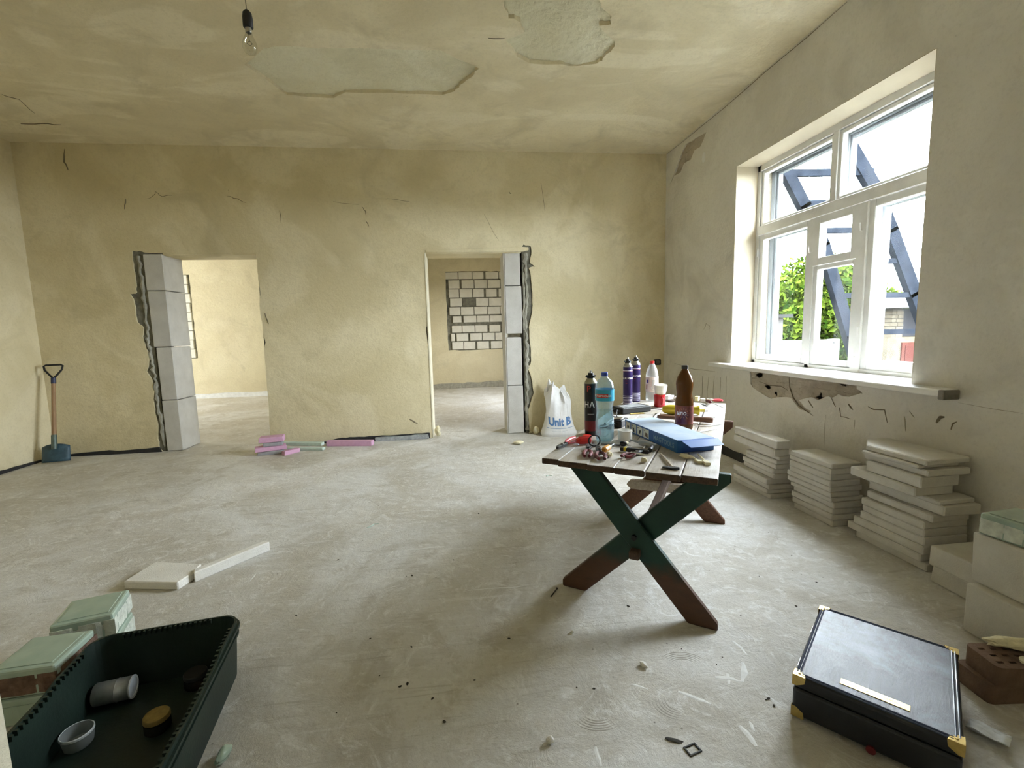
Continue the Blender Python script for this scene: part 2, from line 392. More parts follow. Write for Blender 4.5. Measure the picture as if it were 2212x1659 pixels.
# cracks and chips in the plaster
def crack(pts, r, fn, par, seed, mat=None):
    r_ = random.Random(seed); P = []
    for a, b in zip(pts, pts[1:]):
        for k in range(3):
            t = k/3; P.append(fn(a[0]+(b[0]-a[0])*t+r_.uniform(-1.2, 1.2), a[1]+(b[1]-a[1])*t+r_.uniform(-1.2, 1.2)))
    P.append(fn(*pts[-1])); n = len(P); bm = NB()
    tube(bm, P, [r*(.35+.9*math.sin(math.pi*(i+.6)/n)*r_.uniform(.6, 1.2)) for i in range(n)], 5); return obj('crack', bm, mat or CRACK, par)
for i, (pts, r) in enumerate(((((140, 322), (139, 350), (147, 367)), .006), (((273, 430), (269, 452)), .005), (((318, 430), (330, 424), (336, 415), (350, 424), (372, 422)), .003),
        (((491, 423), (512, 430), (532, 438)), .003), (((604, 455), (607, 482)), .003), (((782, 446), (789, 455), (791, 466)), .004), (((790, 476), (797, 489)), .004), (((1099, 415), (1104, 419)), .005),
        (((1168, 395), (1177, 455)), .0022), (((1046, 462), (1060, 490), (1078, 520)), .0018), (((836, 428), (885, 436)), .002), (((720, 436), (776, 442)), .0016), (((572, 678), (580, 700)), .006), (((886, 905), (902, 915)), .008))):
    crack(pts, r, lambda x, y: ony(x, y, D-.0005), wall_back, 30+i)

# ---- left wall
bm = NB(); box(bm, XL-.2, XL, YF-.3, D+.02, 0, H+.06); struct(obj('wall_left', bm, WALL), 'beige plastered side wall beside the shovel', 'wall')
# ---- wall behind the camera with its doorway
bm = NB()
for x0, x1, z0, z1 in ((XL-.2, -.411, 0, H+.06), (.70, XO, 0, H+.06), (-.411, .70, 2.25, H+.06)): box(bm, x0, x1, YF-.3, YF, z0, z1)
struct(obj('wall_front', bm, CREAM), 'cream plastered door reveal edging into the view beside the green crate', 'wall')
bm = NB()
for a in ((-1.4, -1.25, -2.2, YF-.3, 0, 2.9), (1.25, 1.4, -2.2, YF-.3, 0, 2.9), (-1.4, 1.4, -2.35, -2.2, 0, 2.9), (-1.4, 1.4, -2.35, YF-.3, 2.9, 3.0)): box(bm, *a)
struct(obj('wall_corridor', bm, WALL), 'plastered corridor walls outside the open doorway', 'wall')

# ---- window wall
bm = NB(); xa, xb = XR+.022, XO
for yA, yB, zA, zB in ((YF-.3, WY0, 0, H+.06), (WY1, RW[0], 0, H+.06), (WY0, WY1, 0, WZ0-.05), (WY0, WY1, WZ1, H+.06), (RW[0], RW[1], 0, RW[2]), (RW[0], RW[1], RW[3], H+.06), (RW[1], YB+.4, 0, H+.06)):
    box(bm, xa, xb, yA, yB, zA, zB)
wall_right = struct(obj('wall_right', bm, BROWNP), 'flare-greyed beige window wall with broken plaster below the sill', 'wall')
def rx(x, y): p = onx(x, y); return (p.y, p.z)
def c9(x, y): return rx(1560+x/3.392, 740+y/3.392)
sillpatch = [c9(*p) for p in ((200, 212), (205, 300), (245, 345), (300, 380), (360, 410), (430, 402), (500, 402), (530, 440), (570, 490), (640, 520), (650, 500), (600, 470), (560, 420), (640, 400), (700, 420), (760, 395), (800, 405), (850, 380), (930, 400), (1000, 375), (1030, 372), (985, 340), (985, 285), (840, 268), (500, 240))]
cornerpatch = [(p.y, p.z) for p in [onx(x, y) for x, y in ((1446, 402), (1456, 380), (1470, 372), (1478, 352), (1492, 345), (1500, 325), (1512, 318), (1520, 300), (1526, 285))]]
cornerpatch = [(min(D-.012, a), min(H-.012, b)) for a, b in cornerpatch] + [(D-.012, H-.012)]
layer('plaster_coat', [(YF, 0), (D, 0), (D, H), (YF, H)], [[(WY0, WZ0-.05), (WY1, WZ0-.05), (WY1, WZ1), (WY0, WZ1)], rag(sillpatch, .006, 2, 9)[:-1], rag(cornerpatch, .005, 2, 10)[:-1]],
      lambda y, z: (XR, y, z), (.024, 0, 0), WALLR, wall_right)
for nm, a in (('reveal_lining', (XR+.001, 2.735, WY1-.004, WY1+.01, WZ0-.05, WZ1)), ('reveal_lining', (XR+.001, 2.735, WY0-.01, WY0+.004, WZ0-.05, WZ1)), ('reveal_lining', (XR+.001, 2.735, WY0, WY1, WZ1-.004, WZ1+.01))):
    bm = NB(); box(bm, *a); obj(nm, bm, REVEAL, wall_right)
# rough masonry relief showing where the coat is gone
for poly, seed in ((sillpatch, 4), (cornerpatch, 6)):
    ys = [p[0] for p in poly]; zs = [p[1] for p in poly]; bm = NB(); nx, ny = 70, 40; G = []
    ya, yb, za, zb_ = min(ys)-.02, min(max(ys)+.02, D), min(zs)-.02, min(max(zs)+.02, H)
    for j in range(ny+1):
        for i in range(nx+1):
            y, z = ya+(yb-ya)*i/nx, za+(zb_-za)*j/ny
            h = noise.fractal(Vector((y*7, z*11, seed*5)), .9, 2.2, 5)*.016+.006*noise.cell(Vector((y*5, z*9, seed)))
            G.append(bm.verts.new((XR+.014+max(min(h, .008), -.013), y, z)))
    for j in range(ny):
        for i in range(nx): a = j*(nx+1)+i; bm.faces.new((G[a], G[a+1], G[a+nx+2], G[a+nx+1]))
    obj('bare_patch', bm, BROWNP, wall_right)
fx = lambda x, y: onx(1560+x/3.392, 740+y/3.392, XR-.0005)
for i, (pts, r) in enumerate(((((490, 250), (495, 330), (520, 400), (560, 460), (600, 490), (665, 535)), .006), (((270, 285), (350, 315), (430, 320), (480, 350)), .004), (((630, 425), (665, 475)), .007), (((800, 405), (830, 470)), .006), (((925, 450), (958, 492)), .007),
        (((858, 475), (868, 540), (940, 560)), .004), (((1070, 470), (1110, 490), (1190, 495), (1210, 590)), .005), (((1335, 540), (1345, 650)), .006), (((1370, 500), (1408, 550)), .004), (((1570, 590), (1600, 545), (1630, 545)), .012), (((1675, 640), (1690, 595), (1720, 580)), .006),
        (((757, 530), (745, 770)), .0025), (((972, 565), (965, 640)), .0025), (((1730, 440), (2000, 490), (2200, 520)), .002))):
    crack(pts, r*.62, fx, wall_right, 60+i, SCAR if i in (7, 8, 11, 12, 13) else None)
fx2 = lambda x, y: onx(x, y, XR-.0005)
for i, (pts, r) in enumerate(((((1441, 334), (1560, 236), (1700, 117), (1830, 4)), .004), (((1458, 786), (1500, 798), (1545, 803)), .004), (((1518, 812), (1516, 862)), .0035), (((1530, 814), (1528, 862)), .004), (((1543, 812), (1541, 866)), .004), (((1556, 815), (1554, 866)), .0035), (((1570, 812), (1567, 868)), .003), (((1521, 711), (1525, 700), (1533, 704), (1532, 716)), .004))):
    crack(pts, r*.7, fx2, wall_right, 90+i, None if i == 0 else SCAR)

# ---- ceiling with two places where the coat has come off
def cz(x, y): p = onz(x, y, H); return (p.x, p.y)
def c5(x, y): return cz(440+x/2.304, y/2.304)
hole1 = [c5(*p) for p in ((205, 322), (300, 240), (370, 230), (640, 240), (900, 245), (1180, 250), (1240, 282), (1320, 318), (1368, 342), (1330, 385), (1275, 425), (1250, 455), (1190, 472), (1080, 468), (940, 462), (705, 460), (650, 488), (540, 482), (415, 473), (360, 432))]
hole2 = [c5(*p) for p in ((1500, 200), (1540, 185), (1600, 160), (1580, 110), (1520, 90), (1500, 40), (1490, -60), (1600, -150), (1800, -160), (1930, -60), (1985, 40), (2030, 80), (2030, 122), (1970, 130), (2050, 205), (2040, 240), (1990, 290), (1960, 315), (1860, 328), (1740, 320), (1620, 316), (1560, 280))]
bm = NB(); box(bm, LX-.3, XO, YF-.3, YB+.4, H+.06, H+.25)
ceiling = struct(obj('ceiling', bm, FARW), 'stained beige plaster ceiling with two bare patches', 'ceiling')
layer('plaster_coat', [(XL, YF), (XR, YF), (XR, D), (XL, D)], [rag(hole1+hole1[:1], .008, 3, 11)[:-1], rag(hole2+hole2[:1], .010, 3, 12)[:-1]], lambda x, y: (x, y, H), (0, 0, .03), CEIL, ceiling)
for hole, amp, seed in ((hole1, .010, 1), (hole2, .026, 2)):
    xs = [p[0] for p in hole]; ys = [p[1] for p in hole]; bm = NB(); nx, ny = 70, 50
    x0, x1, y0, y1 = min(xs)-.03, max(xs)+.03, min(ys)-.03, max(ys)+.03; G = []
    for j in range(ny+1):
        for i in range(nx+1):
            x, y = x0+(x1-x0)*i/nx, y0+(y1-y0)*j/ny
            h = noise.fractal(Vector((x*4, y*5, seed*7)), .9, 2.1, 5)*amp
            G.append(bm.verts.new((x, y, H+.024+max(min(h, .012), -.022 if seed == 2 else -.008))))
    for j in range(ny):
        for i in range(nx):
            a = j*(nx+1)+i; bm.faces.new((G[a], G[a+1], G[a+nx+2], G[a+nx+1]))
    obj('bare_patch', bm, ROUGHP, ceiling, smooth=False)
fz = lambda x, y: onz(x, y, H-.001)
for i, (pts, r) in enumerate(((((45, 268), (90, 266), (132, 270)), .006), (((5, 204), (40, 215), (75, 245)), .003), (((1055, 82), (1090, 83)), .003))):
    crack(pts, r, fz, ceiling, 120+i)

# ---- rooms beyond the doorways
def w2(x, y): p = ony(940+x/6.91, 560+y/6.91, YB); return p
hz0, hz1 = .84, 2.535
hR = [(-.205, hz0), (1.5, hz0), (1.5, hz1), (-.205, hz1)]; hL = [(-7.1, hz0), (-5.36, hz0), (-5.36, hz1), (-7.1, hz1)]
bm = NB(); box(bm, LX-.3, XO, YB+.045, YB+.4, 0, H+.06)
wall_far = struct(obj('wall_far', bm, MORTAR), 'far plastered wall with windows walled up in white blocks, seen through the doorways', 'wall')
layer('plaster_coat', [(LX, 0), (XO, 0), (XO, H+.06), (LX, H+.06)], [rag(hR+hR[:1], .012, 14, 13)[:-1], rag(hL+hL[:1], .012, 14, 14)[:-1]], lambda x, z: (x, YB, z), (0, .05, 0), FARW, wall_far)
rows = [(170, 275, (160, 360, 567, 752, 963, 1160)), (287, 412, (207, 392, 594, 790, 985, 1180)), (420, 548, (205, 367, 564, 748, 940, 1180)), (558, 682, (220, 410, 607, 800, 997, 1180)), (692, 808, (205, 378, 578, 775, 970, 1170)),
        (825, 925, (250, 400, 614, 810, 993, 1180)), (970, 1077, (230, 388, 583, 785, 978, 1180)), (1090, 1205, (215, 288, 492, 687, 880, 1080)), (1220, 1335, (225, 405, 594, 800, 1000, 1180))]
wide = {(0, 3), (1, 1), (2, 3), (2, 4), (5, 1), (6, 3), (6, 4), (7, 1), (7, 2), (8, 2), (8, 3), (8, 4)}
for i, (ya, yb, xs) in enumerate(rows):
    z1 = hz0+(hz1-hz0)*(1-(ya-165)/(1345-165)); z0 = hz0+(hz1-hz0)*(1-(yb-165)/(1345-165))
    for j in range(5):
        x0 = w2(xs[j], 700).x+(.022 if (i, j) in wide else .007); x1 = w2(xs[j+1], 700).x-(.022 if (i, j+1) in wide else .007)
        bm = NB(); v = box(bm, x0, x1, YB+.012+rnd.uniform(-.006, .008), YB+.06, z0+rnd.uniform(0, .004), z1-rnd.uniform(0, .004))
        obj('brick', bm, MORTAR if (i, j) in ((3, 1),) else AACB, wall_far, bevel=.006)
    zz0, zz1 = hz0+i*.188+.006, hz0+(i+1)*.188-.004
    for j in range(2):
        x1 = (-5.385-rnd.uniform(0, .03)) if j == 0 else (-5.55-(i % 2)*.11); bm = NB(); box(bm, x1-(.27 if j else (.15 if i % 2 == 0 else .25)), x1, YB+.01, YB+.06, zz0, zz1); obj('brick', bm, AACB, wall_far, bevel=.006)
bm = NB(); box(bm, -1.35, -1.15, D+T, YB, 0, H+.06); struct(obj('wall_partition', bm, FARW), 'plastered partition between the two rooms beyond the doorways', 'wall')
bm = NB()
for yA, yB, zA, zB in ((D+.02, LW[0], 0, H+.06), (LW[1], YB+.4, 0, H+.06), (LW[0], LW[1], 0, LW[2]), (LW[0], LW[1], LW[3], H+.06)): box(bm, LX-.3, LX, yA, yB, zA, zB)
struct(obj('wall_beyond', bm, FARW), 'outer wall of the yellow room beyond the first doorway', 'wall')
bm = NB(); P = [(-8.2, 0), (-1.36, 0), (-1.36, .088)] + rag([(-1.4, .09), (-4, .095), (-8.2, .09)], .008, 14, 15); prism(bm, P, YB-.03, YB, 'y')
struct(obj('baseboard_far_left', bm, simple('white_film_skirting', (.75, .76, .75), .5, var=.2, vs_=12)), 'pale strip along the foot of the yellow far wall', 'baseboard')
bm = NB(); P = [(-1.14, 0), (XR, 0), (XR, .12)] + rag([(XR-.02, .12), (.8, .125), (-1.14, .11)], .02, 16, 16); prism(bm, P, YB-.03, YB, 'y')
struct(obj('baseboard_far_right', bm, LMORTAR), 'rough grey mortar strip below the walled-up window', 'baseboard')
# foot of the walls: black bitumen strip and grey film
def strip(name, pts, fn, mat, label):
    bm = NB(); A = [bm.verts.new(fn(a, b, 0)) for a, b in pts]; B = [bm.verts.new(fn(a, b, .018)) for a, b in pts]; n = len(pts)
    bm.faces.new(A); bm.faces.new(B[::-1])
    for i in range(n): bm.faces.new((A[i], A[(i+1) % n], B[(i+1) % n], B[i]))
    return struct(obj(name, bm, mat), label, 'baseboard')
fy = lambda a, b, t: (a, D-t, b)
strip('baseboard_back_1', [(-1.9, 0), (DR0-.04, 0), (DR0-.04, .062)] + rag([(DR0-.06, .064), (-.7, .06), (-1.0, .055), (-1.25, .058), (-1.42, .05), (-1.55, .02), (-1.9, .012)], .005, 4, 17), fy, TAR, 'torn black strip at the wall foot between the doorways')
strip('baseboard_back_2', [(XL+.1, 0), (-3.32, 0), (-3.34, .055)] + rag([(-3.4, .05), (-3.75, .035), (-3.9, .045), (XL+.1, .02)], .006, 4, 18), fy, TAR, 'torn black strip at the wall foot between shovel and doorway')
strip('baseboard_right', [(1.9, 0), (5.3, 0), (5.3, .05)] + rag([(5.2, .06), (4.3, .08), (3.7, .075), (3.3, .05), (2.6, .06), (1.9, .05)], .008, 5, 19), lambda a, b, t: (XR-t, a, b), TAR, 'black strip along the foot of the window wall')
strip('baseboard_left', [(3.2, 0), (5.25, 0), (5.25, .02)] + rag([(5.2, .02), (4.8, .035), (4.2, .02), (3.2, .01)], .004, 5, 20), lambda a, b, t: (XL+t, a, b), TAR, 'thin dark strip along the foot of the side wall')
bm = NB(); P = rag([(-1.0, .045), (-.7, .05), (DR0-.06, .055)], .004, 6, 21); prism(bm, [(-1.0, 0), (DR0-.05, 0)]+P[::-1], D-.05, D-.018, 'y')
tag(obj('plastic_film', bm, FOIL, bevel=.004), 'crumpled grey plastic film at the wall foot beside the second doorway', 'film')

# ---- window: inner and outer frames of an old box window, panes between
win = bpy.data.objects.new('window_1', None); COL.objects.link(win); win.location = (2.735, WY1, WZ0)
struct(win, 'old white-painted double wooden window with a small vent casement', 'window')
WM = Matrix.Translation((-2.735, -WY1, -WZ0))
def wbox(name, x0, x1, a, b, z0, z1, mat=FRAME, par=None, bev=.004):
    bm = NB(); box(bm, x0, x1, min(a, b), max(a, b), z0, z1, WM); return obj(name, bm, mat, par or win, bevel=bev)
def pane(x, a, b, z0, z1, mat, par=None):
    bm = NB(); box(bm, x, x+.004, min(a, b), max(a, b), z0, z1, WM); return obj('pane', bm, mat, par or win)
def sash(x0, x1, a, b, z0, z1, w, mat, gm, bottom=None):
    """one casement: a ring of four rails with its pane as a sub-part"""
    a, b = min(a, b), max(a, b); wb = bottom or w; bm = NB()
    for q in ((a, a+w, z0, z1), (b-w, b, z0, z1), (a+w, b-w, z0, z0+wb), (a+w, b-w, z1-w, z1)): box(bm, x0, x1, q[0], q[1], q[2], q[3], WM)
    s = obj('sash', bm, mat, win, bevel=.004)
    bm = NB(); xm = (x0+x1)/2
    box(bm, xm, xm+.004, a+w-.004, b-w+.004, z0+wb-.004, z1-w+.004, WM); obj('pane', bm, gm, s); return s
for k, (x0, x1, mat, ins) in enumerate(((2.735, 2.80, FRAME, 0.), (2.872, 2.935, FRAMEO, .006))):
    for a in ((WY1, WY1-.045-ins, WZ0, WZ1), (WY0, WY0+.045+ins, WZ0, WZ1), (WY0, WY1, WZ1-.055-ins, WZ1), (WY0, WY1, WZ0-.02, WZ0+.03+ins)):
        wbox('frame_member', x0, x1, *a, mat=mat)
    mu, m1, m2 = ((3.132, 3.182), (3.312, 3.362), (2.850, 2.925)) if k == 0 else ((3.190, 3.232), (3.505, 3.555), (2.895, 2.965))
    wbox('transom_bar', x0-.012*(1-k), x1, WY0+.04, WY1-.04, 2.032, 2.112, mat)
    wbox('mullion', x0, x1, mu[0], mu[1], 2.10, WZ1-.05, mat)
    wbox('mullion', x0-.006*(1-k), x1, m2[0], m2[1], WZ0, 2.04, mat)
    wbox('mullion', x0, x1, m1[0], m1[1], WZ0, 2.04, mat)
    gm = PANE if k == 0 else PANEC
    sash(x0+.012, x1-.008, WY1-.05-ins, mu[1]-.004, 2.108, WZ1-.058-ins, .028-.008*k, mat, gm)
    sash(x0+.012, x1-.008, mu[0]+.004, WY0+.05+ins, 2.108, WZ1-.058-ins, .028-.008*k, mat, gm)
    sash(x0+.008, x1-.004, WY1-.05-ins, m1[1]-.006, WZ0+.032, 2.036, .048-.02*k, mat, gm)
    sash(x0+.008, x1-.004, m2[0]+.006, WY0+.05+ins, WZ0+.02, 2.036, .05-.02*k, mat, gm, bottom=.075-.03*k)
    if k == 0:
        sash(x0+.008, x1-.004, m1[0]+.004, m2[1]-.005, WZ0+.032, 1.682, .04, mat, gm)
        sash(x0-.004, x1-.006, m1[0]+.006, m2[1]-.007, 1.672, 2.036, .058, mat, gm)
    else: sash(x0+.008, x1-.004, m1[0]+.004, m2[1]-.005, WZ0+.032, 2.036, .026, mat, gm)
# latches and hinges
for y, z in ((3.335, 1.78), (2.885, 1.0), (2.885, 1.85)):
    bm = NB(); tube(bm, [(2.73, y, z), (2.715, y, z), (2.705, y-.004, z+.03), (2.705, y-.004, z+.05)], .005, 6, M=WM); obj('latch', bm, FRAME, win)
for y, z in ((WY1-.045, 1.02), (WY1-.045, 1.85), (2.872, 1.15)):
    bm = NB(); tube(bm, [(2.728, y, z), (2.728, y, z+.06)], .008, 8, M=WM); obj('hinge', bm, FRAME, win)
bm = NB(); prism(bm, [(2.44, .848), (2.735, .848), (2.735, .893), (2.452, .885), (2.44, .878)], 2.04, 4.262, 'y')
v = bm.verts[:]
sl = obj('window_sill', bm, SILL, None, bevel=.004); struct(sl, 'long dusty white window sill board', 'window sill')
# loose plaster end at the sill corner
bm = NB(); box(bm, 2.43, 2.528, 2.03, 2.06, .835, .885); obj('sill_end', bm, simple('dark_sill_end', (.25, .23, .2), .8, var=.3), sl, bevel=.004)

# ================================================================== OUTSIDE
bm = NB(); box(bm, XO, 60, -40, 60, -.7, -.55)
struct(obj('ground', bm, simple('yard_ground', (.06, .06, .05), .95, var=.3, vs_=.6)), 'bare yard ground outside the window', 'ground')
def matte(m):
    m.node_tree.nodes['Principled BSDF'].inputs['Specular IOR Level'].default_value = 0.
    return m
STEEL = simple('weathered_grey_beam', (.010, .012, .016), .7, var=.4, vs_=6, bmp=.3)
# leaning ladder frame close outside the window: two inclined beams and their rungs
YS = 5.0
def c8(x, y, Y=YS): return ony(1520+x/2.074, 80+y/2.074, Y)
lad = thing('ladder_frame', 'dark leaning ladder frame of beams and rungs outside the window', 'ladder', (c8(700, 1800).x, YS, -.55))
LMm = Matrix.Translation((-lad.location.x, -lad.location.y, -lad.location.z))
def beam(name, pts, w, d, mat, par, M):
    bm = NB()
    for a, b in zip(pts, pts[1:]):
        t = (b-a).normalized(); n = Vector((0, 1, 0)).cross(t).normalized(); e = t*.02
        vsx = []
        for p in (a-e, b+e):
            for sgn in (1, -1):
                for dd in (0, d): vsx.append(bm.verts.new(p+n*sgn*w/2+Vector((0, dd, 0))))
        q = vsx
        for f in ((0, 1, 3, 2), (4, 6, 7, 5), (0, 4, 5, 1), (2, 3, 7, 6), (0, 2, 6, 4), (1, 5, 7, 3)): bm.faces.new([q[i] for i in f])
    bmesh.ops.transform(bm, matrix=M, verts=bm.verts[:]); return obj(name, bm, mat, par)
B_ = [c8(*p) for p in ((350, 540), (460, 755), (545, 930), (665, 1340))]
A_ = [c8(*p) for p in ((640, 440), (770, 665), (850, 865), (955, 1150))]
def toground(L):
    a, b = L[-2], L[-1]; t = (-.55-b.z)/(b.z-a.z); return L+[b+(b-a)*t]
beam('rail', toground(B_), .13, .08, STEEL, lad, LMm); beam('rail', toground(A_), .15, .08, STEEL, lad, LMm)
for y, xa, xb in ((605, 385, 765), (745, 455, 800), (865, 515, 850), (1005, 570, 900), (1158, 615, 955), (1322, 660, 1010)):
    beam('rung', [c8(xa, y)+Vector((0, .015, 0)), c8(xb, y-4)+Vector((0, .015, 0))], .075 if y < 800 else .06, .05, STEEL, lad, LMm)
# tree
def tree(name, label, cx, cyy, zc, rx_, ry_, rz_, n, seed, parts_from=-.55):
    t = thing(name, label, 'tree', (cx, cyy, -.55)); r_ = random.Random(seed)
    bm = NB(); tube(bm, [(0, 0, 0), (.05, 0, .8), (-.05, .1, 1.6), (.1, 0, zc+.55)], [.11, .09, .07, .03], 8); obj('trunk', bm, simple('tree_bark', (.05, .035, .02), .9, var=.4), t, smooth=True)
    for g in range(3):
        a = r_.uniform(0, 6.28); bm = NB(); tube(bm, [(0, 0, .9+.25*g), (.4*math.cos(a), .4*math.sin(a), 1.5+.2*g), (.9*math.cos(a), .9*math.sin(a), 2.0+.2*g)], [.05, .035, .015], 6); obj('branch', bm, MATS['tree_bark'], t, smooth=True)
    m, nt, b = nmat('leaf_green'); b.inputs['Roughness'].default_value = .8; b.inputs['Specular IOR Level'].default_value = 0.
    oi = node(nt, 'ShaderNodeNewGeometry'); nt.links.new(ramp(nt, oi.outputs['Random Per Island'], 0., 1., (.004, .011, .0012), (.034, .048, .006)), b.inputs['Base Color'])
    bm = NB(); V = []
    for i in range(n):
        while True:
            p = Vector((r_.uniform(-1, 1), r_.uniform(-1, 1), r_.uniform(-1, 1)))
            if .35 < p.length < 1: break
        k = 1+.22*noise.noise(p*2.3+Vector((seed, 0, 0)))
        c = Vector((p.x*rx_*k, p.y*ry_*k, zc+.55+p.z*rz_*k)); s = r_.uniform(.07, .14)
        nrm = Vector((r_.uniform(-1, 1), r_.uniform(-1.4, .3), r_.uniform(-.2, 1.2))).normalized(); a = nrm.orthogonal().normalized(); q = Matrix.Rotation(r_.uniform(0, 6.28), 3, nrm); a = q @ a; b2 = nrm.cross(a)
        v = [bm.verts.new(c+a*s), bm.verts.new(c+b2*s*.5+nrm*s*.12), bm.verts.new(c-a*s), bm.verts.new(c-b2*s*.5+nrm*s*.12)]; bm.faces.new(v)
    fo = obj('foliage', bm, m, t, recalc=False); fo['kind'] = 'stuff'; return t
p = ony(1768, 680, 13.6)
tree('garden_tree', 'bright green leafy tree beyond the yard wall', p.x, 13.6, 1.3, 1.9, 1.5, 2.0, 15000, 3)
p = ony(1915, 700, 14.2)
tree('garden_bush', 'smaller light green bush beside the brick outbuilding', p.x, 14.2, .8, .9, .8, 1.5, 5000, 9)
WH = simple('white_outdoor_render', (.10, .10, .10), .9, var=.15, vs_=2)
# yard wall, shed, outbuilding
a, b = ony(1652, 738, 8.6), ony(1801, 735, 8.6)
t = thing('yard_wall', 'low white yard wall below the tree', 'wall', ((a.x+b.x)/2, 8.6, -.55)); w_ = (b.x-a.x)/2+.6
bm = NB(); box(bm, -w_, w_-.6, 0, .15, 0, a.z+.50); obj('wall_panel', bm, WH, t)
bm = NB(); box(bm, -w_, w_-.6, -.03, .18, a.z+.50, a.z+.55); obj('coping', bm, simple('wall_coping', (.12, .12, .12), .9), t)
bm = NB(); box(bm, w_-.6, w_-.48, -.02, .17, 0, a.z+.56); obj('post', bm, WH, t)
p = ony(1663, 678, 10.2); q = ony(1690, 735, 10.2)
t = thing('shed', 'small pale shed with a flat roof at the left of the tree', 'shed', (q.x-1.0, 10.2, -.55))
bm = NB(); box(bm, -1.2, 1.0, 0, 2, 0, p.z+.45); obj('shed_wall', bm, simple('shed_boards', (.05, .048, .046), .9, var=.2), t)
bm = NB(); box(bm, -1.35, 1.14, -.15, 2.1, p.z+.45, p.z+.53); obj('roof', bm, simple('shed_roof', (.014, .014, .014), .9), t)
Yb = 9.4; p0 = ony(1929, 664, Yb); p1 = ony(1950, 710, Yb); e0 = ony(1902, 641, Yb); d0 = ony(1945, 740, Yb)
t = thing('outbuilding', 'pale brick outbuilding with a reddish door and overhanging white roof edge', 'building', (p0.x+1.2, Yb, -.55))
ox = t.location.x
bm = NB(); box(bm, e0.x-ox, 2.6, -.35, .55, e0.z+.55-.26, e0.z+.55); obj('roof_edge', bm, WH, t)
BR = simple('pale_brick', (.05, .043, .032), .9, var=.3, vs_=8)
bm = NB(); box(bm, p0.x-ox+.03, p1.x-ox-.03, .02, .30, 0, e0.z+.29); pc = obj('pier', bm, simple('pier_mortar', (.03, .028, .024), .95), t)
k = 0
for zi in range(26):
    z = zi*.088
    if z+.08 > e0.z+.27: break
    off = (zi % 2)*.12; x = p0.x-ox-off*.0
    for (xa, xb) in (((p0.x-ox, p0.x-ox+.14), (p0.x-ox+.152, p1.x-ox)) if zi % 2 else ((p0.x-ox, p0.x-ox+.10), (p0.x-ox+.112, p1.x-ox))):
        bm = NB(); box(bm, xa, xb, 0, .29, z, z+.076); obj('brick', bm, BR, pc)
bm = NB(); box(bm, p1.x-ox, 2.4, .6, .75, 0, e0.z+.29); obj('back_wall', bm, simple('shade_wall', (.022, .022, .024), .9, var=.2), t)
bm = NB(); box(bm, p0.x-ox-.1, 2.4, -.02, .5, 0, d0.z+.55+.12); obj('lower_wall', bm, BR, t)
bm = NB(); box(bm, d0.x-ox, d0.x-ox+.8, -.05, 0, 0, d0.z+.55); dr = obj('door', bm, simple('red_brown_door', (.035, .014, .011), .7, var=.2), t)
bm = NB(); box(bm, d0.x-ox+.08, d0.x-ox+.72, -.06, -.045, .1, d0.z+.48); obj('door_panel', bm, simple('red_brown_panel', (.03, .012, .010), .7), dr)

for k_ in ('weathered_grey_beam', 'tree_bark', 'white_outdoor_render', 'wall_coping', 'shed_boards', 'shed_roof', 'pale_brick', 'pier_mortar', 'shade_wall', 'red_brown_door', 'red_brown_panel', 'yard_ground'): matte(MATS[k_])

# ================================================================== TABLE
TO = Vector((.931, 1.538, 0)); TA = Vector((.5357, .8445, 0)); TB = Vector((-.8445, .5357, 0)); TZ = .68; TL, TW = 1.81, .70
TM = Matrix((TA, TB, Vector((0, 0, 1)))).transposed().to_4x4(); TM.translation = TO      # local x = along, y = across to the left
def tw(s, c, z=TZ): return TO+TA*s+TB*c+Vector((0, 0, z))
tab = thing('trestle_table', 'low plank-topped work table on crossed green wooden legs', 'table', M=TM)
edges_ = [0, .128, .262, .386, .50, .632, .712]; e2 = [0, .005, .006, .0015, .001, .001, 0]
near = [.0, -.006, .004, .010, .02, .035]
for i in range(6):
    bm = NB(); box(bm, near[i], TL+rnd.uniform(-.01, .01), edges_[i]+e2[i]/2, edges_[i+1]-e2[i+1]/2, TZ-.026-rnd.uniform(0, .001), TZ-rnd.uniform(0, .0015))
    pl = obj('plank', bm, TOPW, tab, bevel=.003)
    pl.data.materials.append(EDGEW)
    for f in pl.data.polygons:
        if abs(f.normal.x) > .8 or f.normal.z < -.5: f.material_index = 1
def clip(poly, a, b, c):       # keep a*x+b*z<=c
    out = []
    for i in range(len(poly)):
        p, q = poly[i], poly[(i+1) % len(poly)]; dp, dq = a*p[0]+b*p[1]-c, a*q[0]+b*q[1]-c
        if dp <= 0: out.append(p)
        if dp*dq < 0: t = dp/(dp-dq); out.append((p[0]+(q[0]-p[0])*t, p[1]+(q[1]-p[1])*t))
    return out
def leg(ct, cb, w, s0, s1, cmin, cmax, zt, mat, skew=0.):
    dx, dz = ct-cb, .66; L = math.hypot(dx, dz); nx, nz = -dz/L*w/2, dx/L*w/2; ex, ez = dx/L*.3, dz/L*.3
    P = [(cb-ex+nx, -ez+nz), (ct+ex+nx, .66+ez+nz), (ct+ex-nx, .66+ez-nz), (cb-ex-nx, -ez-nz)]
    for a, b, c in ((0, -1, 0), (0, 1, zt), (-1, 0, -cmin), (1, 0, cmax)): P = clip(P, a, b, c)
    bm = NB(); prism(bm, P, s0, s1, 'x')
    for v in bm.verts: v.co.x += skew*v.co.y
    return obj('leg', bm, mat, tab, bevel=.004)
leg(.60, .035, .105, .125, .157, -.012, .645, TZ-.027, LEGM, .06)
leg(-.01, .64, .105, .158, .190, -.045, .682, TZ-.027, LEGM, .06)
leg(.60, .03, .105, 1.25, 1.28, -.02, .65, TZ-.027, FARLEG)
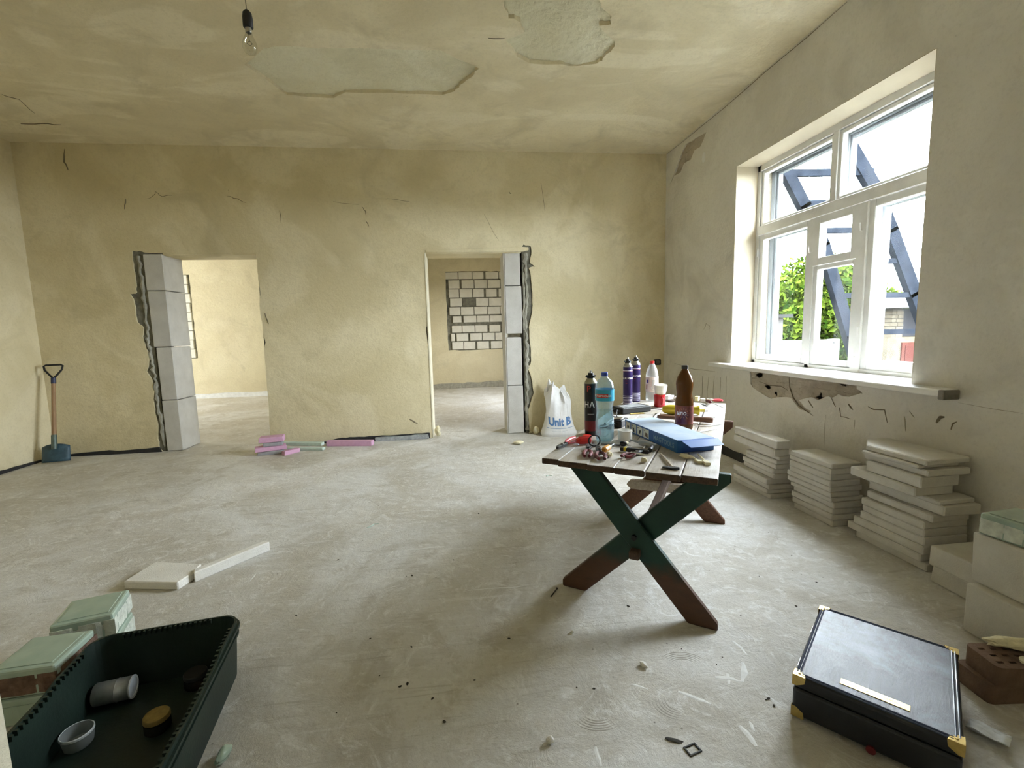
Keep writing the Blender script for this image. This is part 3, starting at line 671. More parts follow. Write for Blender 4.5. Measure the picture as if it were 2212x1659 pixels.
leg(-.02, .64, .105, 1.282, 1.312, -.05, .68, TZ-.027, FARLEG)
bm = NB(); box(bm, .10, 1.36, .300, .345, .250, .285); obj('stretcher', bm, EDGEW, tab, bevel=.005)
for s in (.195, 1.21):
    bm = NB(); box(bm, s, s+.06, .07, .64, TZ-.075, TZ-.028); obj('batten', bm, PALEW, tab, bevel=.006)
bm = NB(); box(bm, .62, .70, .05, .62, TZ-.06, TZ-.027); obj('batten', bm, PALEW, tab, bevel=.006)
bm = NB(); prism(bm, [(.225, .176), (.555, .172), (.585, .20), (.555, .232), (.225, .240)], 1.205, 1.249, 'x'); obj('cross_rail', bm, PALEW, tab, bevel=.005)
bm = NB(); box(bm, 1.20, 1.25, .17, .224, .172, .243); obj('rail_end', bm, EDGEW, tab, bevel=.004)
for c, z in ((.325, .345),):
    bm = NB(); lathe(bm, [(0, -.014), (.012, -.014), (.012, 0), (0, 0)], 6, Matrix.Translation((.124, c, z)) @ Matrix.Rotation(math.pi/2, 4, 'Y')); obj('bolt', bm, simple('dark_bolt', (.03, .03, .03), .4, .8), tab)

# ------------------------------------------------------------------ bottles, cans, cups on the table
BLK = simple('black_plastic', (.008, .008, .009), .55, var=.2, bmp=.1); CHROME = simple('dull_chrome', (.55, .55, .56), .28, 1., var=.2, vs_=30)
REDP = simple('red_plastic', (.55, .02, .015), .35); DKRED = simple('dark_red_grip', (.12, .004, .009), .5, var=.2); PINK = simple('pinkish_red_grip', (.75, .10, .12), .4)
WHITEP = simple('white_plastic', (.82, .81, .78), .4); YEL = simple('yellow_plastic', (.62, .50, .03), .45, var=.12); ORANGE = simple('amber_plastic', (.55, .25, .03), .35)
DKST = simple('dark_tool_steel', (.07, .07, .07), .4, .7, var=.3); IVORY = simple('ivory_foam', (.80, .74, .52), .9, var=.2, vs_=40, bmp=.6, bs=70)
WTXT = simple('white_print', (.85, .85, .85), .5); RTXT = simple('red_print', (.55, .03, .03), .5)
ang_cam = lambda p: math.atan2(-p.y, -p.x)
def foamcan(s, c, h, label, body, txts, bands, ring):
    p = tw(s, c); t = thing('foam_can', label, 'can', p, 0, 'assembly foam cans'); r = .0335
    bm = NB(); lathe(bm, [(0, 0), (r*.92, 0), (r, .004), (r, h*.80), (0, h*.80)], 32); bo = obj('can_body', bm, body, t, smooth=True)
    bm = NB(); lathe(bm, [(r*1.0, h*.80), (r*1.03, h*.803), (r*1.03, h*.812), (r*.9, h*.835), (r*.62, h*.875), (r*.52, h*.89), (0, h*.89)], 28); obj('can_dome', bm, ring, t, smooth=True)
    bm = NB(); lathe(bm, [(r*.52, h*.875), (r*.62, h*.89), (r*.62, h*.915), (r*.45, h*.93), (r*.42, h*.965), (0, h*.965)], 16)
    for k in range(4):
        box(bm, r*.4, r*.95, -.004, .004, h*.905, h*.925, Matrix.Rotation(k*math.pi/2+.4, 4, 'Z'))
    obj('valve', bm, BLK, t, smooth=True)
    bm = NB(); lathe(bm, [(r*.2, h*.96), (r*.2, h), (0, h)], 12); obj('valve_tip', bm, CHROME, t, smooth=True)
    a0 = ang_cam(p)
    for txt, z, sz, m, da in txts: text_obj('lettering', txt, sz, wrap(r+.0006, z*h, a0+da), m, bo, .0004, 1)
    for z0, z1, m in bands:
        bm = NB(); lathe(bm, [(r+.0004, z0*h), (r+.0004, z1*h)], 32); obj('band', bm, m, bo, smooth=True)
    return t
PURP = simple('purple_can_print', (.035, .018, .115), .3, .3, var=.2); LILAC = simple('lilac_band', (.55, .53, .66), .4)
pb = [(.03, .045, LILAC), (.06, .07, LILAC), (.085, .095, LILAC), (.11, .118, LILAC), (.14, .16, LILAC), (.18, .195, LILAC), (.70, .705, RTXT), (.715, .735, LILAC)]
foamcan(1.586, .655, .346, 'purple foam can with black valve beside the black power box', PURP, [('BLUE FOAM', .545, .020, WTXT, 0), ('----', .50, .014, RTXT, -.25), ('---', .45, .012, RTXT, -.25)], pb, CHROME)
foamcan(1.74, .625, .350, 'purple foam can standing next to the red-capped clear bottle', PURP, [('BLUE FOAM', .545, .020, WTXT, 0), ('----', .50, .014, RTXT, -.25), ('---', .45, .012, RTXT, -.25)], pb, CHROME)
foamcan(.565, .640, .341, 'black and red foam can behind the water bottle', simple('black_can_print', (.016, .014, .014), .35, .2), [('P', .68, .045, RTXT, -.35), ('НА', .43, .044, WTXT, -.3), ('--------', .32, .014, WTXT, 0)],
        [(.06, .22, simple('deep_red_band', (.16, .01, .012), .4))], simple('olive_metal', (.42, .42, .33), .35, .8))
def bottle(name, label, pos, prof, mat, capc, cap_r, cap_h, labels=(), n=32, water=None, spin=0.):
    t = thing(name, label, 'bottle', pos); h = prof[-1][1]
    bm = NB(); lathe(bm, prof, n); bo = obj('bottle_body', bm, mat, t, smooth=True)
    bm = NB(); lathe(bm, [(cap_r, h-.003), (cap_r*1.04, h), (cap_r*1.04, h+cap_h*.9), (cap_r*.9, h+cap_h), (0, h+cap_h)], 20); obj('cap', bm, capc, t, smooth=True)
    for z0, z1, rr, m in labels:
        bm = NB(); lathe(bm, [(rr, z0), (rr, z1)], n); obj('label_band', bm, m, bo, smooth=True)
    if water:
        bm = NB(); lathe(bm, water[0], n); obj('water', bm, water[1], t, smooth=True)
    return t, bo
CLEARB = glassy('blue_tinted_clear_plastic', (.80, .92, .97), .20, .05, diff=(.50, .74, .90), dfac=.10, spots=.12, spotc=(.7, .85, .95))
CLEAR = glassy('clear_plastic', (.88, .9, .9), .14, .08, diff=(.8, .8, .8), dfac=.22)
WATER = glassy('bottle_water', (.80, .92, .97), .16, .02)
pos = tw(.445, .535)
wprof = [(0, .008), (.030, .0), (.041, .004), (.046, .02), (.046, .10), (.0385, .155), (.0385, .165), (.045, .20), (.0465, .215), (.0465, .265), (.044, .285), (.036, .303), (.022, .316), (.0145, .324), (.0145, .329)]
t, bo = bottle('water_bottle', 'large clear blue-tinted water bottle with blue cap and label', pos, wprof, CLEARB, simple('blue_cap', (.02, .06, .38), .4), .0155, .016,
    ((.205, .262, .0472, simple('sky_blue_label', (.02, .33, .58), .35, c2=(.04, .46, .68), vs_=9)),), water=([(0, .012), (.043, .012), (.044, .10), (.037, .155), (0, .155)], WATER))
a0 = ang_cam(pos)
bm = NB()
for i in range(12):
    a, b = a0-.95+i*.11, a0-.95+(i+1)*.11
    bm.faces.new([bm.verts.new((.0478*math.cos(q), .0478*math.sin(q), z)) for q, z in ((a, .222), (b, .222), (b, .241), (a, .241))])
obj('label_patch', bm, RTXT, bo); text_obj('lettering', 'МОРШИНСЬКА', .0135, wrap(.0483, .227, a0-.30), WTXT, bo, .0003, 1)
AMBER = glassy('amber_plastic_bottle', (.36, .17, .05), .12, .08, diff=(.16, .065, .018), dfac=.55)
pos = tw(.83, .195)
bprof = [(0, .006), (.034, 0), (.042, .004), (.0455, .014), (.047, .03), (.047, .15), (.0455, .165), (.040, .185), (.0385, .20), (.0425, .225), (.0445, .25), (.043, .268), (.036, .292), (.022, .318), (.0155, .33), (.0155, .336)]
t, bo = bottle('beer_bottle', 'brown plastic bottle with maroon label and dark cap', pos, bprof, AMBER, simple('dark_bottle_cap', (.045, .035, .025), .4), .017, .017,
    ((.036, .138, .0477, simple('maroon_orange_label', (.30, .075, .035), .4, c2=(.075, .016, .035), vs_=16)),))
a0 = ang_cam(pos); text_obj('lettering', 'ило', .030, wrap(.0483, .088, a0-.28), WTXT, bo, .0006, 1)
OCH = simple('ochre_print', (.60, .28, .14), .5)
bm = NB()
for k in range(13):
    a = k*2*math.pi/13; P_ = [(.016*math.cos(a+d)*q, .016*math.sin(a+d)*q) for d, q in ((-.08, 1.25), (.08, 1.25), (.02, 1.9+.5*(k % 2)))]
    bm.faces.new([bm.verts.new(wrap(.0482, .098, a0-.1)(x*1.1, y)) for x, y in P_])
obj('label_sunburst', bm, OCH, bo)
pos = tw(1.80, .515)
cprof = [(0, .004), (.040, 0), (.045, .006), (.046, .03), (.046, .19), (.044, .215), (.034, .25), (.021, .275), (.0175, .283), (.0175, .287)]
t, bo = bottle('clear_bottle', 'clear bottle with red cap and pale pink label', pos, cprof, CLEAR, REDP, .0165, .018,
    ((.075, .188, .0466, simple('pale_pink_label', (.78, .66, .58), .6, var=.1, vs_=30)),))
a0 = ang_cam(pos); NAVY = simple('navy_print', (.06, .04, .25), .5)
for nm, mt, aw, ac, z0, z1 in (('label_patch', NAVY, .38, -.75, .142, .165), ('label_patch', simple('brown_print', (.30, .11, .07), .5), .3, -.95, .09, .13), ('label_lines', simple('grey_print', (.5, .47, .42), .6), .55, .25, .10, .165)):
    bm = NB()
    for i in range(6):
        a, b = a0+ac-aw/2+aw*i/6, a0+ac-aw/2+aw*(i+1)/6
        bm.faces.new([bm.verts.new((.0472*math.cos(q), .0472*math.sin(q), z)) for q, z in ((a, z0), (b, z0), (b, z1), (a, z1))])
    obj(nm, bm, mt, bo)
def handle_pts(r, z0, z1, out): return [(r*.95, 0, z1), (r+out*.8, 0, z1-.004), (r+out, 0, (z0+z1)/2+.006), (r+out*.85, 0, z0+.012), (r*.95, 0, z0)]
pos = tw(1.56, .425); t = thing('red_mug', 'red mug standing under an upturned white cup', 'mug', pos, ang_cam(pos)+.35)
bm = NB(); lathe(bm, [(0, 0), (.036, 0), (.039, .004), (.040, .086), (.0375, .086), (.036, .01), (0, .008)], 28); obj('mug_body', bm, simple('red_glaze', (.42, .006, .012), .2), t, smooth=True)
bm = NB(); tube(bm, handle_pts(.039, .02, .068, .022), .005, 8); obj('handle', bm, MATS['red_glaze'], t, smooth=True)
M = Matrix.Translation(pos+Vector((.004, 0, .088))) @ Matrix.Rotation(math.radians(7), 4, 'X') @ Matrix.Rotation(2.75, 4, 'Z')
t = thing('white_cup', 'white cup perched at a tilt on the red mug', 'cup', M=M)
bm = NB(); lathe(bm, [(0, 0), (.030, 0), (.036, .006), (.042, .03), (.045, .068), (.043, .068), (.038, .02), (0, .006)], 28); obj('cup_body', bm, simple('white_glaze', (.82, .80, .76), .2), t, smooth=True)
bm = NB(); tube(bm, handle_pts(.040, .02, .055, .022), .0045, 8); obj('handle', bm, MATS['white_glaze'], t, smooth=True)
pos = tw(.475, .44); t = thing('white_pot', 'small plain white plastic pot in front of the blue box', 'pot', pos)
bm = NB(); lathe(bm, [(0, 0), (.031, 0), (.034, .003), (.035, .052), (.033, .053), (.0325, .006), (0, .005)], 28); obj('pot_body', bm, WHITEP, t, smooth=True)
bm = NB(); lathe(bm, [(.0355, .048), (.0362, .049), (.0362, .054), (.033, .0545)], 28); obj('rim', bm, WHITEP, t, smooth=True)

# ------------------------------------------------------------------ blue tool box (cardboard) with its open flap
b0 = tw(.315, .175); dl = (TA*.41+TB*.32).normalized()
BM = frame_mat(b0, dl)                     # local x = long side to the left, y = ... away
if (BM.to_3x3() @ Vector((0, 1, 0))).dot(TA*.1-TB*.15) < 0: sgn = -1
else: sgn = 1
t = thing('blue_tool_box', 'long blue cardboard tool box with an open end flap', 'box', M=BM); BL, BW, BH = .515, .185, .058
BLUE = simple('blue_cardboard', (.012, .075, .30), .4, c2=(.03, .16, .42), vs_=5); BLUT = simple('pale_blue_cardboard_top', (.58, .68, .80), .35, c2=(.30, .45, .70), vs_=6); BLUI = simple('flap_blue', (.13, .25, .62), .35)
bm = NB(); box(bm, 0, BL, 0, sgn*BW, 0, BH-.001); bx_ = obj('box_body', bm, BLUE, t, bevel=.0015)
bm = NB(); box(bm, .001, BL-.001, sgn*.001, sgn*(BW-.001), BH-.001, BH+.0005); obj('box_top', bm, BLUT, t)
bm = NB(); P_ = [(0, BH), (-.03, BH+.004), (-.085, BH-.012)]
for a, b in zip(P_, P_[1:]):
    v = [bm.verts.new(q) for q in ((a[0], sgn*.003, a[1]), (a[0], sgn*(BW-.003), a[1]), (b[0], sgn*(BW-.012), b[1]), (b[0], sgn*.012, b[1]))]; w = [bm.verts.new(q.co-Vector((0, 0, .002))) for q in v]
    bm.faces.new(v); bm.faces.new(w[::-1])
    for i in range(4): bm.faces.new((v[i], v[(i+1) % 4], w[(i+1) % 4], w[i]))
obj('flap', bm, BLUI, t)
def front(x, z): return (x, -sgn*.0008, z)
OLIVE = simple('olive_print', (.36, .40, .30), .5); PALEG = simple('pale_green_print', (.62, .64, .54), .5); INK = simple('black_print', (.02, .02, .02), .5)
for i in range(4):
    x1 = BL-.01-i*.066; bm = NB(); P_ = [(x1, .006), (x1-.056, .006), (x1-.056, BH-.007), (x1, BH-.007)]
    bm.faces.new([bm.verts.new(front(*q)) for q in P_]); po = obj('picture_panel', bm, PALEG, bx_)
    bm = NB(); f2 = lambda x, z: (x, -sgn*.0014, z); rr = random.Random(i)
    for k in range(4 if i < 3 else 1):
        xc, zc, w_, h_ = x1-.030-rr.uniform(-.008, .008), .022+rr.uniform(-.006, .01), rr.uniform(.003, .008), rr.uniform(.004, .01)
        if i == 3: xc, zc, w_, h_ = x1-.034, .022, .014, .012
        bm.faces.new([bm.verts.new(f2(xc+a*w_, zc+b*h_)) for a, b in ((-1, -1), (1, -.6), (.8, 1), (-.7, .8))])
    bm.faces.new([bm.verts.new(f2(x1-.012+a*.006, BH-.015+b*.002)) for a, b in ((-1, -1), (1, -1), (1, 1), (-1, 1))])
    obj('picture_mark', bm, INK if i < 3 else simple('brown_ink', (.14, .09, .05), .6), po)
text_obj('lettering', 'MAGTOOLS', .034, lambda x, y: (.115-x, -sgn*.0012, .017+y), simple('blue_grey_print', (.20, .36, .50), .45), bx_, .0006)

# ------------------------------------------------------------------ tools and odds and ends on the table
def TP(x, y, dz=0.): p = onz(x, y, TZ+dz); p.z = TZ; return p        # photo pixel -> point on the table top
def between(name, label, cat, a, b, group=None, up=(0, 0, 1)):
    """thing whose local x runs from a to b"""
    a, b = Vector(a), Vector(b); t = thing(name, label, cat, M=frame_mat(a, b-a, up), group=group); return t, (b-a).length
def XM(x, r=0.): return Matrix.Translation((x, 0, r)) @ Matrix.Rotation(math.pi/2, 4, 'Y')     # lathe axis along local +x
def pliers(label, a, b, gm, jawm=None, spread=.034, gl=.55, z=.012):
    t, L = between('pliers', label, 'pliers', a, b, 'pliers on the work table'); jm = jawm or DKST
    for sg in (1, -1):
        pts = [(L*(1-gl)+.0, sg*.006, z), (L*(1-gl*.7), sg*spread*.62, z), (L*(1-gl*.35), sg*spread*.7, z), (L, sg*spread*.42, z)]
        bm = NB(); tube(bm, pts, [.006, .0085, .009, .007], 8); obj('grip', bm, gm, t, smooth=True)
        bm = NB(); prism(bm, [(0, sg*.001), (L*.02, sg*.007), (L*.16, sg*.013), (L*.27, sg*.012), (L*.44, sg*.008), (L*.44, -sg*.002), (L*.27, -sg*.006), (L*.2, 0)], z-.006, z+.006); obj('jaw', bm, jm, t, bevel=.001)
    bm = NB(); lathe(bm, [(0, z+.006), (.008, z+.006), (.008, z+.010), (0, z+.010)], 12, Matrix.Translation((L*.25, 0, 0))); obj('pivot', bm, CHROME, t, smooth=True)
    return t
def screwdriver(label, tip, butt, hm, hl=.42, r=.013, sm=None, z=.014):
    t, L = between('screwdriver', label, 'screwdriver', tip, butt, 'screwdrivers on the work table')
    bm = NB(); lathe(bm, [(0, 0), (.0028, .002), (.0028, L*(1-hl)+.004)], 8, XM(0, z)); obj('shaft', bm, sm or CHROME, t, smooth=True)
    h = L*hl; bm = NB(); lathe(bm, [(0, 0), (r*.55, 0), (r*.6, h*.1), (r*.95, h*.25), (r, h*.6), (r*.95, h*.9), (r*.6, h), (0, h)], 8, XM(L-h, z)); obj('handle', bm, hm, t, smooth=False, bevel=.002)
    return t
pliers('slip-joint pliers with red grips and dark jaws at the table corner', TP(1203, 973), TP(1247, 950), PINK, spread=.030)
screwdriver('stubby red ribbed screwdriver beside the water bottle', TP(1232, 963), TP(1276, 959), REDP, .72, .021, z=.022)
screwdriver('amber-handled screwdriver near the black ring', TP(1326, 966), TP(1304, 980), ORANGE, .62, .015, z=.016)
pliers('dark red pliers with grips hanging towards the table edge', TP(1272, 968), TP(1268, 991), DKRED, spread=.024)
pliers('pliers with pinkish red edged black grips beside the dark red pair', TP(1291, 970), TP(1300, 997), simple('red_black_grip', (.16, .01, .016), .5, c2=(.012, .006, .007), vs_=60), spread=.028)
pliers('red and black pliers lying by the utility knife', TP(1386, 981), TP(1347, 992), simple('red_black_grip_2', (.18, .005, .012), .5, c2=(.012, .005, .006), vs_=30), spread=.026)
# ring of black cable with a metal roller
p = TP(1284, 965); t = thing('cable_ring', 'upright ring of black cable with a bright metal roller inside', 'cable', p, ang_cam(p)+.2)
bm = NB(); tube(bm, [(0, .027*math.cos(a), .030+.027*math.sin(a)) for a in [k*2*math.pi/28 for k in range(28)]], .0035, 8, True); obj('ring', bm, BLK, t, smooth=True)
bm = NB(); lathe(bm, [(0, 0), (.010, .002), (.012, .01), (.010, .018), (0, .02)], 16, Matrix.Translation((-.01, 0, .020)) @ Matrix.Rotation(math.pi/2, 4, 'Y')); obj('roller', bm, CHROME, t, smooth=True)
# long dark file, utility knife
t, L = between('flat_file', 'long dark flat file in front of the white pot', 'file', TP(1298, 961), TP(1354, 964))
bm = NB(); prism(bm, [(0, -.003), (.02, -.007), (L*.75, -.009), (L*.75, .009), (.02, .007), (0, .003)], .002, .007); obj('blade', bm, DKST, t, bevel=.001)
bm = NB(); lathe(bm, [(0, 0), (.008, 0), (.012, L*.06), (.012, L*.2), (.006, L*.26), (0, L*.26)], 12, XM(L*.74, .012)); obj('handle', bm, BLK, t, smooth=True)
t, L = between('utility_knife', 'black and yellow utility knife behind the red and black pliers', 'knife', TP(1340, 974), TP(1402, 982))
bm = NB(); prism(bm, [(0, -.010), (L*.3, -.012), (L*.9, -.008), (L, -.004), (L, .006), (L*.3, .012), (0, .011)], .002, .020); obj('body', bm, BLK, t, bevel=.004)
bm = NB(); box(bm, L*.14, L*.24, -.0125, .0125, .003, .0215); obj('yellow_band', bm, YEL, t, bevel=.002)
t, L = between('steel_ruler', 'short bright steel blade lying across the utility knife', 'blade', TP(1362, 976, .024)+Vector((0, 0, .022)), TP(1408, 984, .024)+Vector((0, 0, .022)))
bm = NB(); prism(bm, [(0, -.008), (L, -.006), (L-.012, .008), (0, .008)], 0, .0015); obj('blade', bm, CHROME, t)
bm = NB(); lathe(bm, [(0, .0015), (.003, .0015), (.003, .003), (0, .003)], 10, Matrix.Translation((.012, 0, 0))); obj('rivet', bm, DKST, t)
# foam gun: grey barrel and dark grip between pot and box
t, L = between('foam_gun', 'grey metal foam gun lying against the blue box', 'foam gun', TP(1362, 958), TP(1418, 974))
bm = NB(); lathe(bm, [(0, 0), (.004, 0), (.006, L*.35), (.014, L*.4), (.016, L*.62), (.012, L), (0, L)], 14, XM(0, .018)); obj('barrel', bm, simple('grey_gun_metal', (.32, .34, .36), .35, .7), t, smooth=True)
bm = NB(); tube(bm, [(L*.85, 0, .018), (L*.95, -.02, .016), (L*1.05, -.05, .013)], [.010, .010, .011], 10); obj('grip', bm, BLK, t, smooth=True)
bm = NB(); tube(bm, [(L*.65, -.01, .016), (L*.72, -.03, .013), (L*.8, -.045, .011)], .004, 8); obj('trigger', bm, CHROME, t, smooth=True)
# scraper with wooden handle and dark blade at the near edge
t, L = between('scraper', 'thin wooden-handled scraper with a dark blade at the near table edge', 'scraper', TP(1427, 983), TP(1455, 1015))
bm = NB(); tube(bm, [(0, 0, .006), (L*.5, 0, .007), (L*.92, 0, .005)], [.004, .0055, .005], 8); obj('handle', bm, PALEW, t, smooth=True)
bm = NB(); prism(bm, [(L*.86, -.035), (L*.92, -.04), (L, -.01), (L*1.02, .022), (L*.95, .026), (L*.88, .006)], .002, .008); obj('blade', bm, BLK, t, bevel=.001)
# hammer, yellow bottle, wire, pencils
t, L = between('hammer', 'hammer with grey head and long brown wooden handle behind the blue box', 'hammer', TP(1412, 907), TP(1540, 916))
bm = NB(); lathe(bm, [(0, .02), (.012, .02), (.012, L*.3), (.015, L*.7), (.017, L*.95), (.013, L), (0, L)], 14, XM(0, .022)); obj('handle', bm, HAMW, t, smooth=True)
bm = NB(); lathe(bm, [(0, -.05), (.014, -.05), (.015, -.03), (.011, -.025), (.012, .02), (.006, .055), (0, .056)], 14, Matrix.Translation((.012, 0, .024)) @ Matrix.Rotation(math.pi/2, 4, 'X')); obj('head', bm, simple('grey_hammer_head', (.35, .35, .33), .4, .8, var=.3), t, smooth=True)
t, L = between('yellow_bottle', 'rounded yellow plastic bottle lying behind the brown bottle', 'bottle', TP(1430, 894), TP(1512, 897))
bm = NB(); lathe(bm, [(0, 0), (.016, .002), (.026, .02), (.031, .045), (.031, L*.62), (.024, L*.74), (.024, L*.9), (.030, L*.95), (.028, L*.99), (0, L)], 20, XM(0, .031)); obj('bottle_body', bm, YEL, t, smooth=True)
bm = NB(); lathe(bm, [(0, 0), (.010, 0), (.010, .03), (0, .03)], 12, XM(L-.002, .031)); obj('nozzle', bm, simple('pale_yellow_plastic', (.75, .68, .2), .4), t, smooth=True)
bm = NB(); P = [TP(x, y)+Vector((0, 0, .003)) for x, y in ((1500, 921), (1520, 922), (1545, 920), (1557, 917), (1560, 920), (1550, 927), (1530, 931), (1512, 934))]; tube(bm, P, .0028, 8)
tag(obj('white_cable', bm, WHITEP, smooth=True), 'thin white cable looped beside the hammer handle', 'cable')
bm = NB(); P = [TP(x, y)+Vector((0, 0, .002)) for x, y in ((1518, 903), (1530, 902), (1545, 903), (1543, 906), (1525, 906))]; tube(bm, P, .0014, 6)
tag(obj('wire_bit', bm, CHROME, smooth=True), 'bent bit of grey wire beyond the hammer handle', 'wire')
screwdriver('screwdriver with red handle and long steel shaft at the far table edge', TP(1562, 885), TP(1526, 869), DKRED, .33, .012)
screwdriver('screwdriver with pale pink handle behind the brown bottle', TP(1534, 882), TP(1500, 890), simple('pale_pink_plastic', (.85, .38, .38), .4), .62, .016)
pliers('pliers with bright pink red grips at the far table corner', TP(1526, 866), TP(1559, 869), PINK, spread=.034, jawm=simple('cream_metal', (.7, .66, .55), .5, .2))
t, L = between('hex_key', 'thin dark hex key on a plank near the pink screwdriver', 'hex key', TP(1523, 889), TP(1515, 907)); bm = NB(); tube(bm, [(0, .012, .003), (0, 0, .003), (L, 0, .003)], .0022, 6); obj('rod', bm, DKST, t); bm = NB(); lathe(bm, [(0, -.004), (.004, -.003), (.004, .003), (0, .004)], 8, Matrix.Translation((0, .012, .004))); obj('ball_end', bm, DKST, t)
t, L = between('yellow_pencil', 'flat yellow carpenter pencil in front of the black power box', 'pencil', TP(1361, 895), TP(1396, 893))
bm = NB(); box(bm, 0, L*.86, -.007, .007, 0, .006); obj('wood', bm, simple('pencil_yellow', (.80, .58, .16), .5), t, bevel=.002); bm = NB(); prism(bm, [(L*.86, -.007), (L, -.001), (L, .001), (L*.86, .007)], 0, .005); obj('tip', bm, PALEW, t)
t, L = between('trowel', 'dark small trowel behind the brown bottle', 'trowel', TP(1436, 867), TP(1462, 868))
bm = NB(); prism(bm, [(0, 0), (.05, -.035), (L*.8, -.03), (L*.8, .03), (.05, .035)], .004, .010); obj('blade', bm, simple('dark_brown_metal', (.08, .06, .06), .5, .3), t, bevel=.002); bm = NB(); tube(bm, [(L*.6, 0, .01), (L*.75, 0, .03), (L, 0, .034), (L+.06, 0, .032)], [.004, .006, .012, .011], 10); obj('handle', bm, WHITEP, t, smooth=True)
for i, (x, y, w_, l_, h_, m, lab) in enumerate(((1444, 862, .05, .07, .03, WHITEP, 'small white carton at the far table end'), (1506, 866, .025, .045, .035, simple('pale_yellow_block', (.78, .74, .38), .6), 'pale yellow block by the far table edge'), (1518, 868, .03, .04, .025, WHITEP, 'white plastic clip box by the pink pliers'))):
    p = TP(x, y); t = thing('small_box', lab, 'box', p, .5+i*.3); bm = NB(); box(bm, -l_/2, l_/2, -w_/2, w_/2, 0, h_*.8); obj('tray', bm, m, t, bevel=.003); bm = NB(); box(bm, -l_/2-.001, l_/2+.001, -w_/2-.001, w_/2+.001, h_*.8, h_); obj('lid', bm, m, t, bevel=.002)
t, L = between('nail_set', 'thin dark punch lying by the pale yellow block', 'punch', TP(1512, 873), TP(1528, 879)); bm = NB(); tube(bm, [(0, 0, .004), (L*.5, 0, .004), (L, 0, .004)], [.002, .004, .0045], 8); obj('rod', bm, BLK, t, smooth=True); bm = NB(); lathe(bm, [(0, 0), (.006, 0), (.006, .006), (0, .006)], 10, XM(L, .005)); obj('head', bm, DKST, t)
# black power box, its leads, an adapter
pa, pb_ = TP(1345, 896), TP(1407, 889); t, L = between('power_box', 'black power supply box with leads in front of the purple cans', 'power supply', pa, pb_)
bm = NB(); box(bm, 0, L, 0, .13, .002, .040); obj('case', bm, BLK, t, bevel=.005); bm = NB(); box(bm, .03, L-.03, .02, .11, .040, .0415); obj('top_panel', bm, simple('grey_sticker', (.45, .46, .46), .4, var=.5, vs_=25), t)
for k in range(2):
    bm = NB(); tube(bm, [(.0, .03+.05*k, .02), (-.03, .02+.05*k, .03), (-.07, -.03+.06*k, .012), (-.10, -.08+.04*k, .004), (-.06, -.13, .004)], .0035, 8); obj('lead', bm, BLK, t, smooth=True)
bm = NB(); tube(bm, [(L, .05, .015), (L+.04, .04, .01), (L+.09, .0, .006), (L+.11, -.03, .006)], .0035, 8); obj('lead', bm, BLK, t, smooth=True)
p = TP(1338, 921); t = thing('charger', 'black tool charger with looped cable behind the white pot', 'charger', p, .9)
bm = NB(); prism(bm, [(-.05, -.03), (.05, -.03), (.055, .0), (.05, .03), (-.045, .03)], 0, .045); obj('case', bm, BLK, t, bevel=.008, seg=2)
bm = NB(); box(bm, -.03, .03, -.02, .02, .045, .05); obj('contact_plate', bm, CHROME, t, bevel=.002)
bm = NB(); tube(bm, [(-.045, 0, .02), (-.08, .01, .03), (-.11, .04, .012), (-.10, .08, .004), (-.05, .10, .004), (0, .08, .004), (.03, .10, .004)], .0035, 8); obj('lead', bm, BLK, t, smooth=True)
t, L = between('alligator_clip', 'red and silver clip on the black leads', 'clip', TP(1324, 913), TP(1334, 908)); bm = NB(); tube(bm, [(0, 0, .01), (L*.5, 0, .012), (L, 0, .01)], [.005, .008, .004], 8); obj('sleeve', bm, DKRED, t, smooth=True); bm = NB(); prism(bm, [(L*.8, -.006), (L*1.5, -.002), (L*1.5, .002), (L*.8, .006)], .006, .014); obj('jaw', bm, CHROME, t)
p = TP(1268, 945); t = thing('red_bottle_top', 'small red plastic screw top at the foot of the black foam can', 'bottle top', p); bm = NB(); lathe(bm, [(0, .012), (.022, .012), (.024, .010), (.024, 0)], 20); obj('lid_top', bm, REDP, t, smooth=True); bm = NB(); lathe(bm, [(.0245, .002), (.0252, .002), (.0252, .006), (.0245, .006)], 20); obj('rim', bm, REDP, t, smooth=True)
# lumps of dried foam and ivory plastic clips on the planks
def lump(name, label, cat, p, r, sc, mat, seed, group=None, sub=3):
    bm = NB(); v = bmesh.ops.create_icosphere(bm, subdivisions=sub, radius=1)['verts']
    for q in v:
        k = 1+.35*noise.noise(q.co*1.6+Vector((seed*3.1, 0, 0)))+.15*noise.noise(q.co*4+Vector((seed, 5, 0)))
        q.co = Vector((q.co.x*sc[0]*k, q.co.y*sc[1]*k, q.co.z*sc[2]*k))*r
    zmin = min(q.co.z for q in v)
    o = obj(name, bm, mat, None, smooth=True); o.location = (p[0], p[1], p[2]-zmin); o.rotation_euler = (0, 0, seed*1.3); return tag(o, label, cat, group)
lump('foam_crumb', 'ivory lump of dried foam beside the amber screwdriver', 'foam', TP(1317, 986), .016, (1.4, .8, .6), IVORY, 1)
lump('foam_crumb', 'round ivory foam ball in front of the red and black pliers', 'foam', TP(1391, 999), .012, (1.1, 1, .9), IVORY, 2)
lump('foam_crumb', 'flat ivory foam scrap next to the white pot', 'foam', TP(1351, 961), .016, (1.6, .8, .5), IVORY, 3)
lump('foam_crumb', 'crumbly ivory foam under the corner of the blue box', 'foam', TP(1480, 990), .018, (1.6, .9, .5), IVORY, 4)
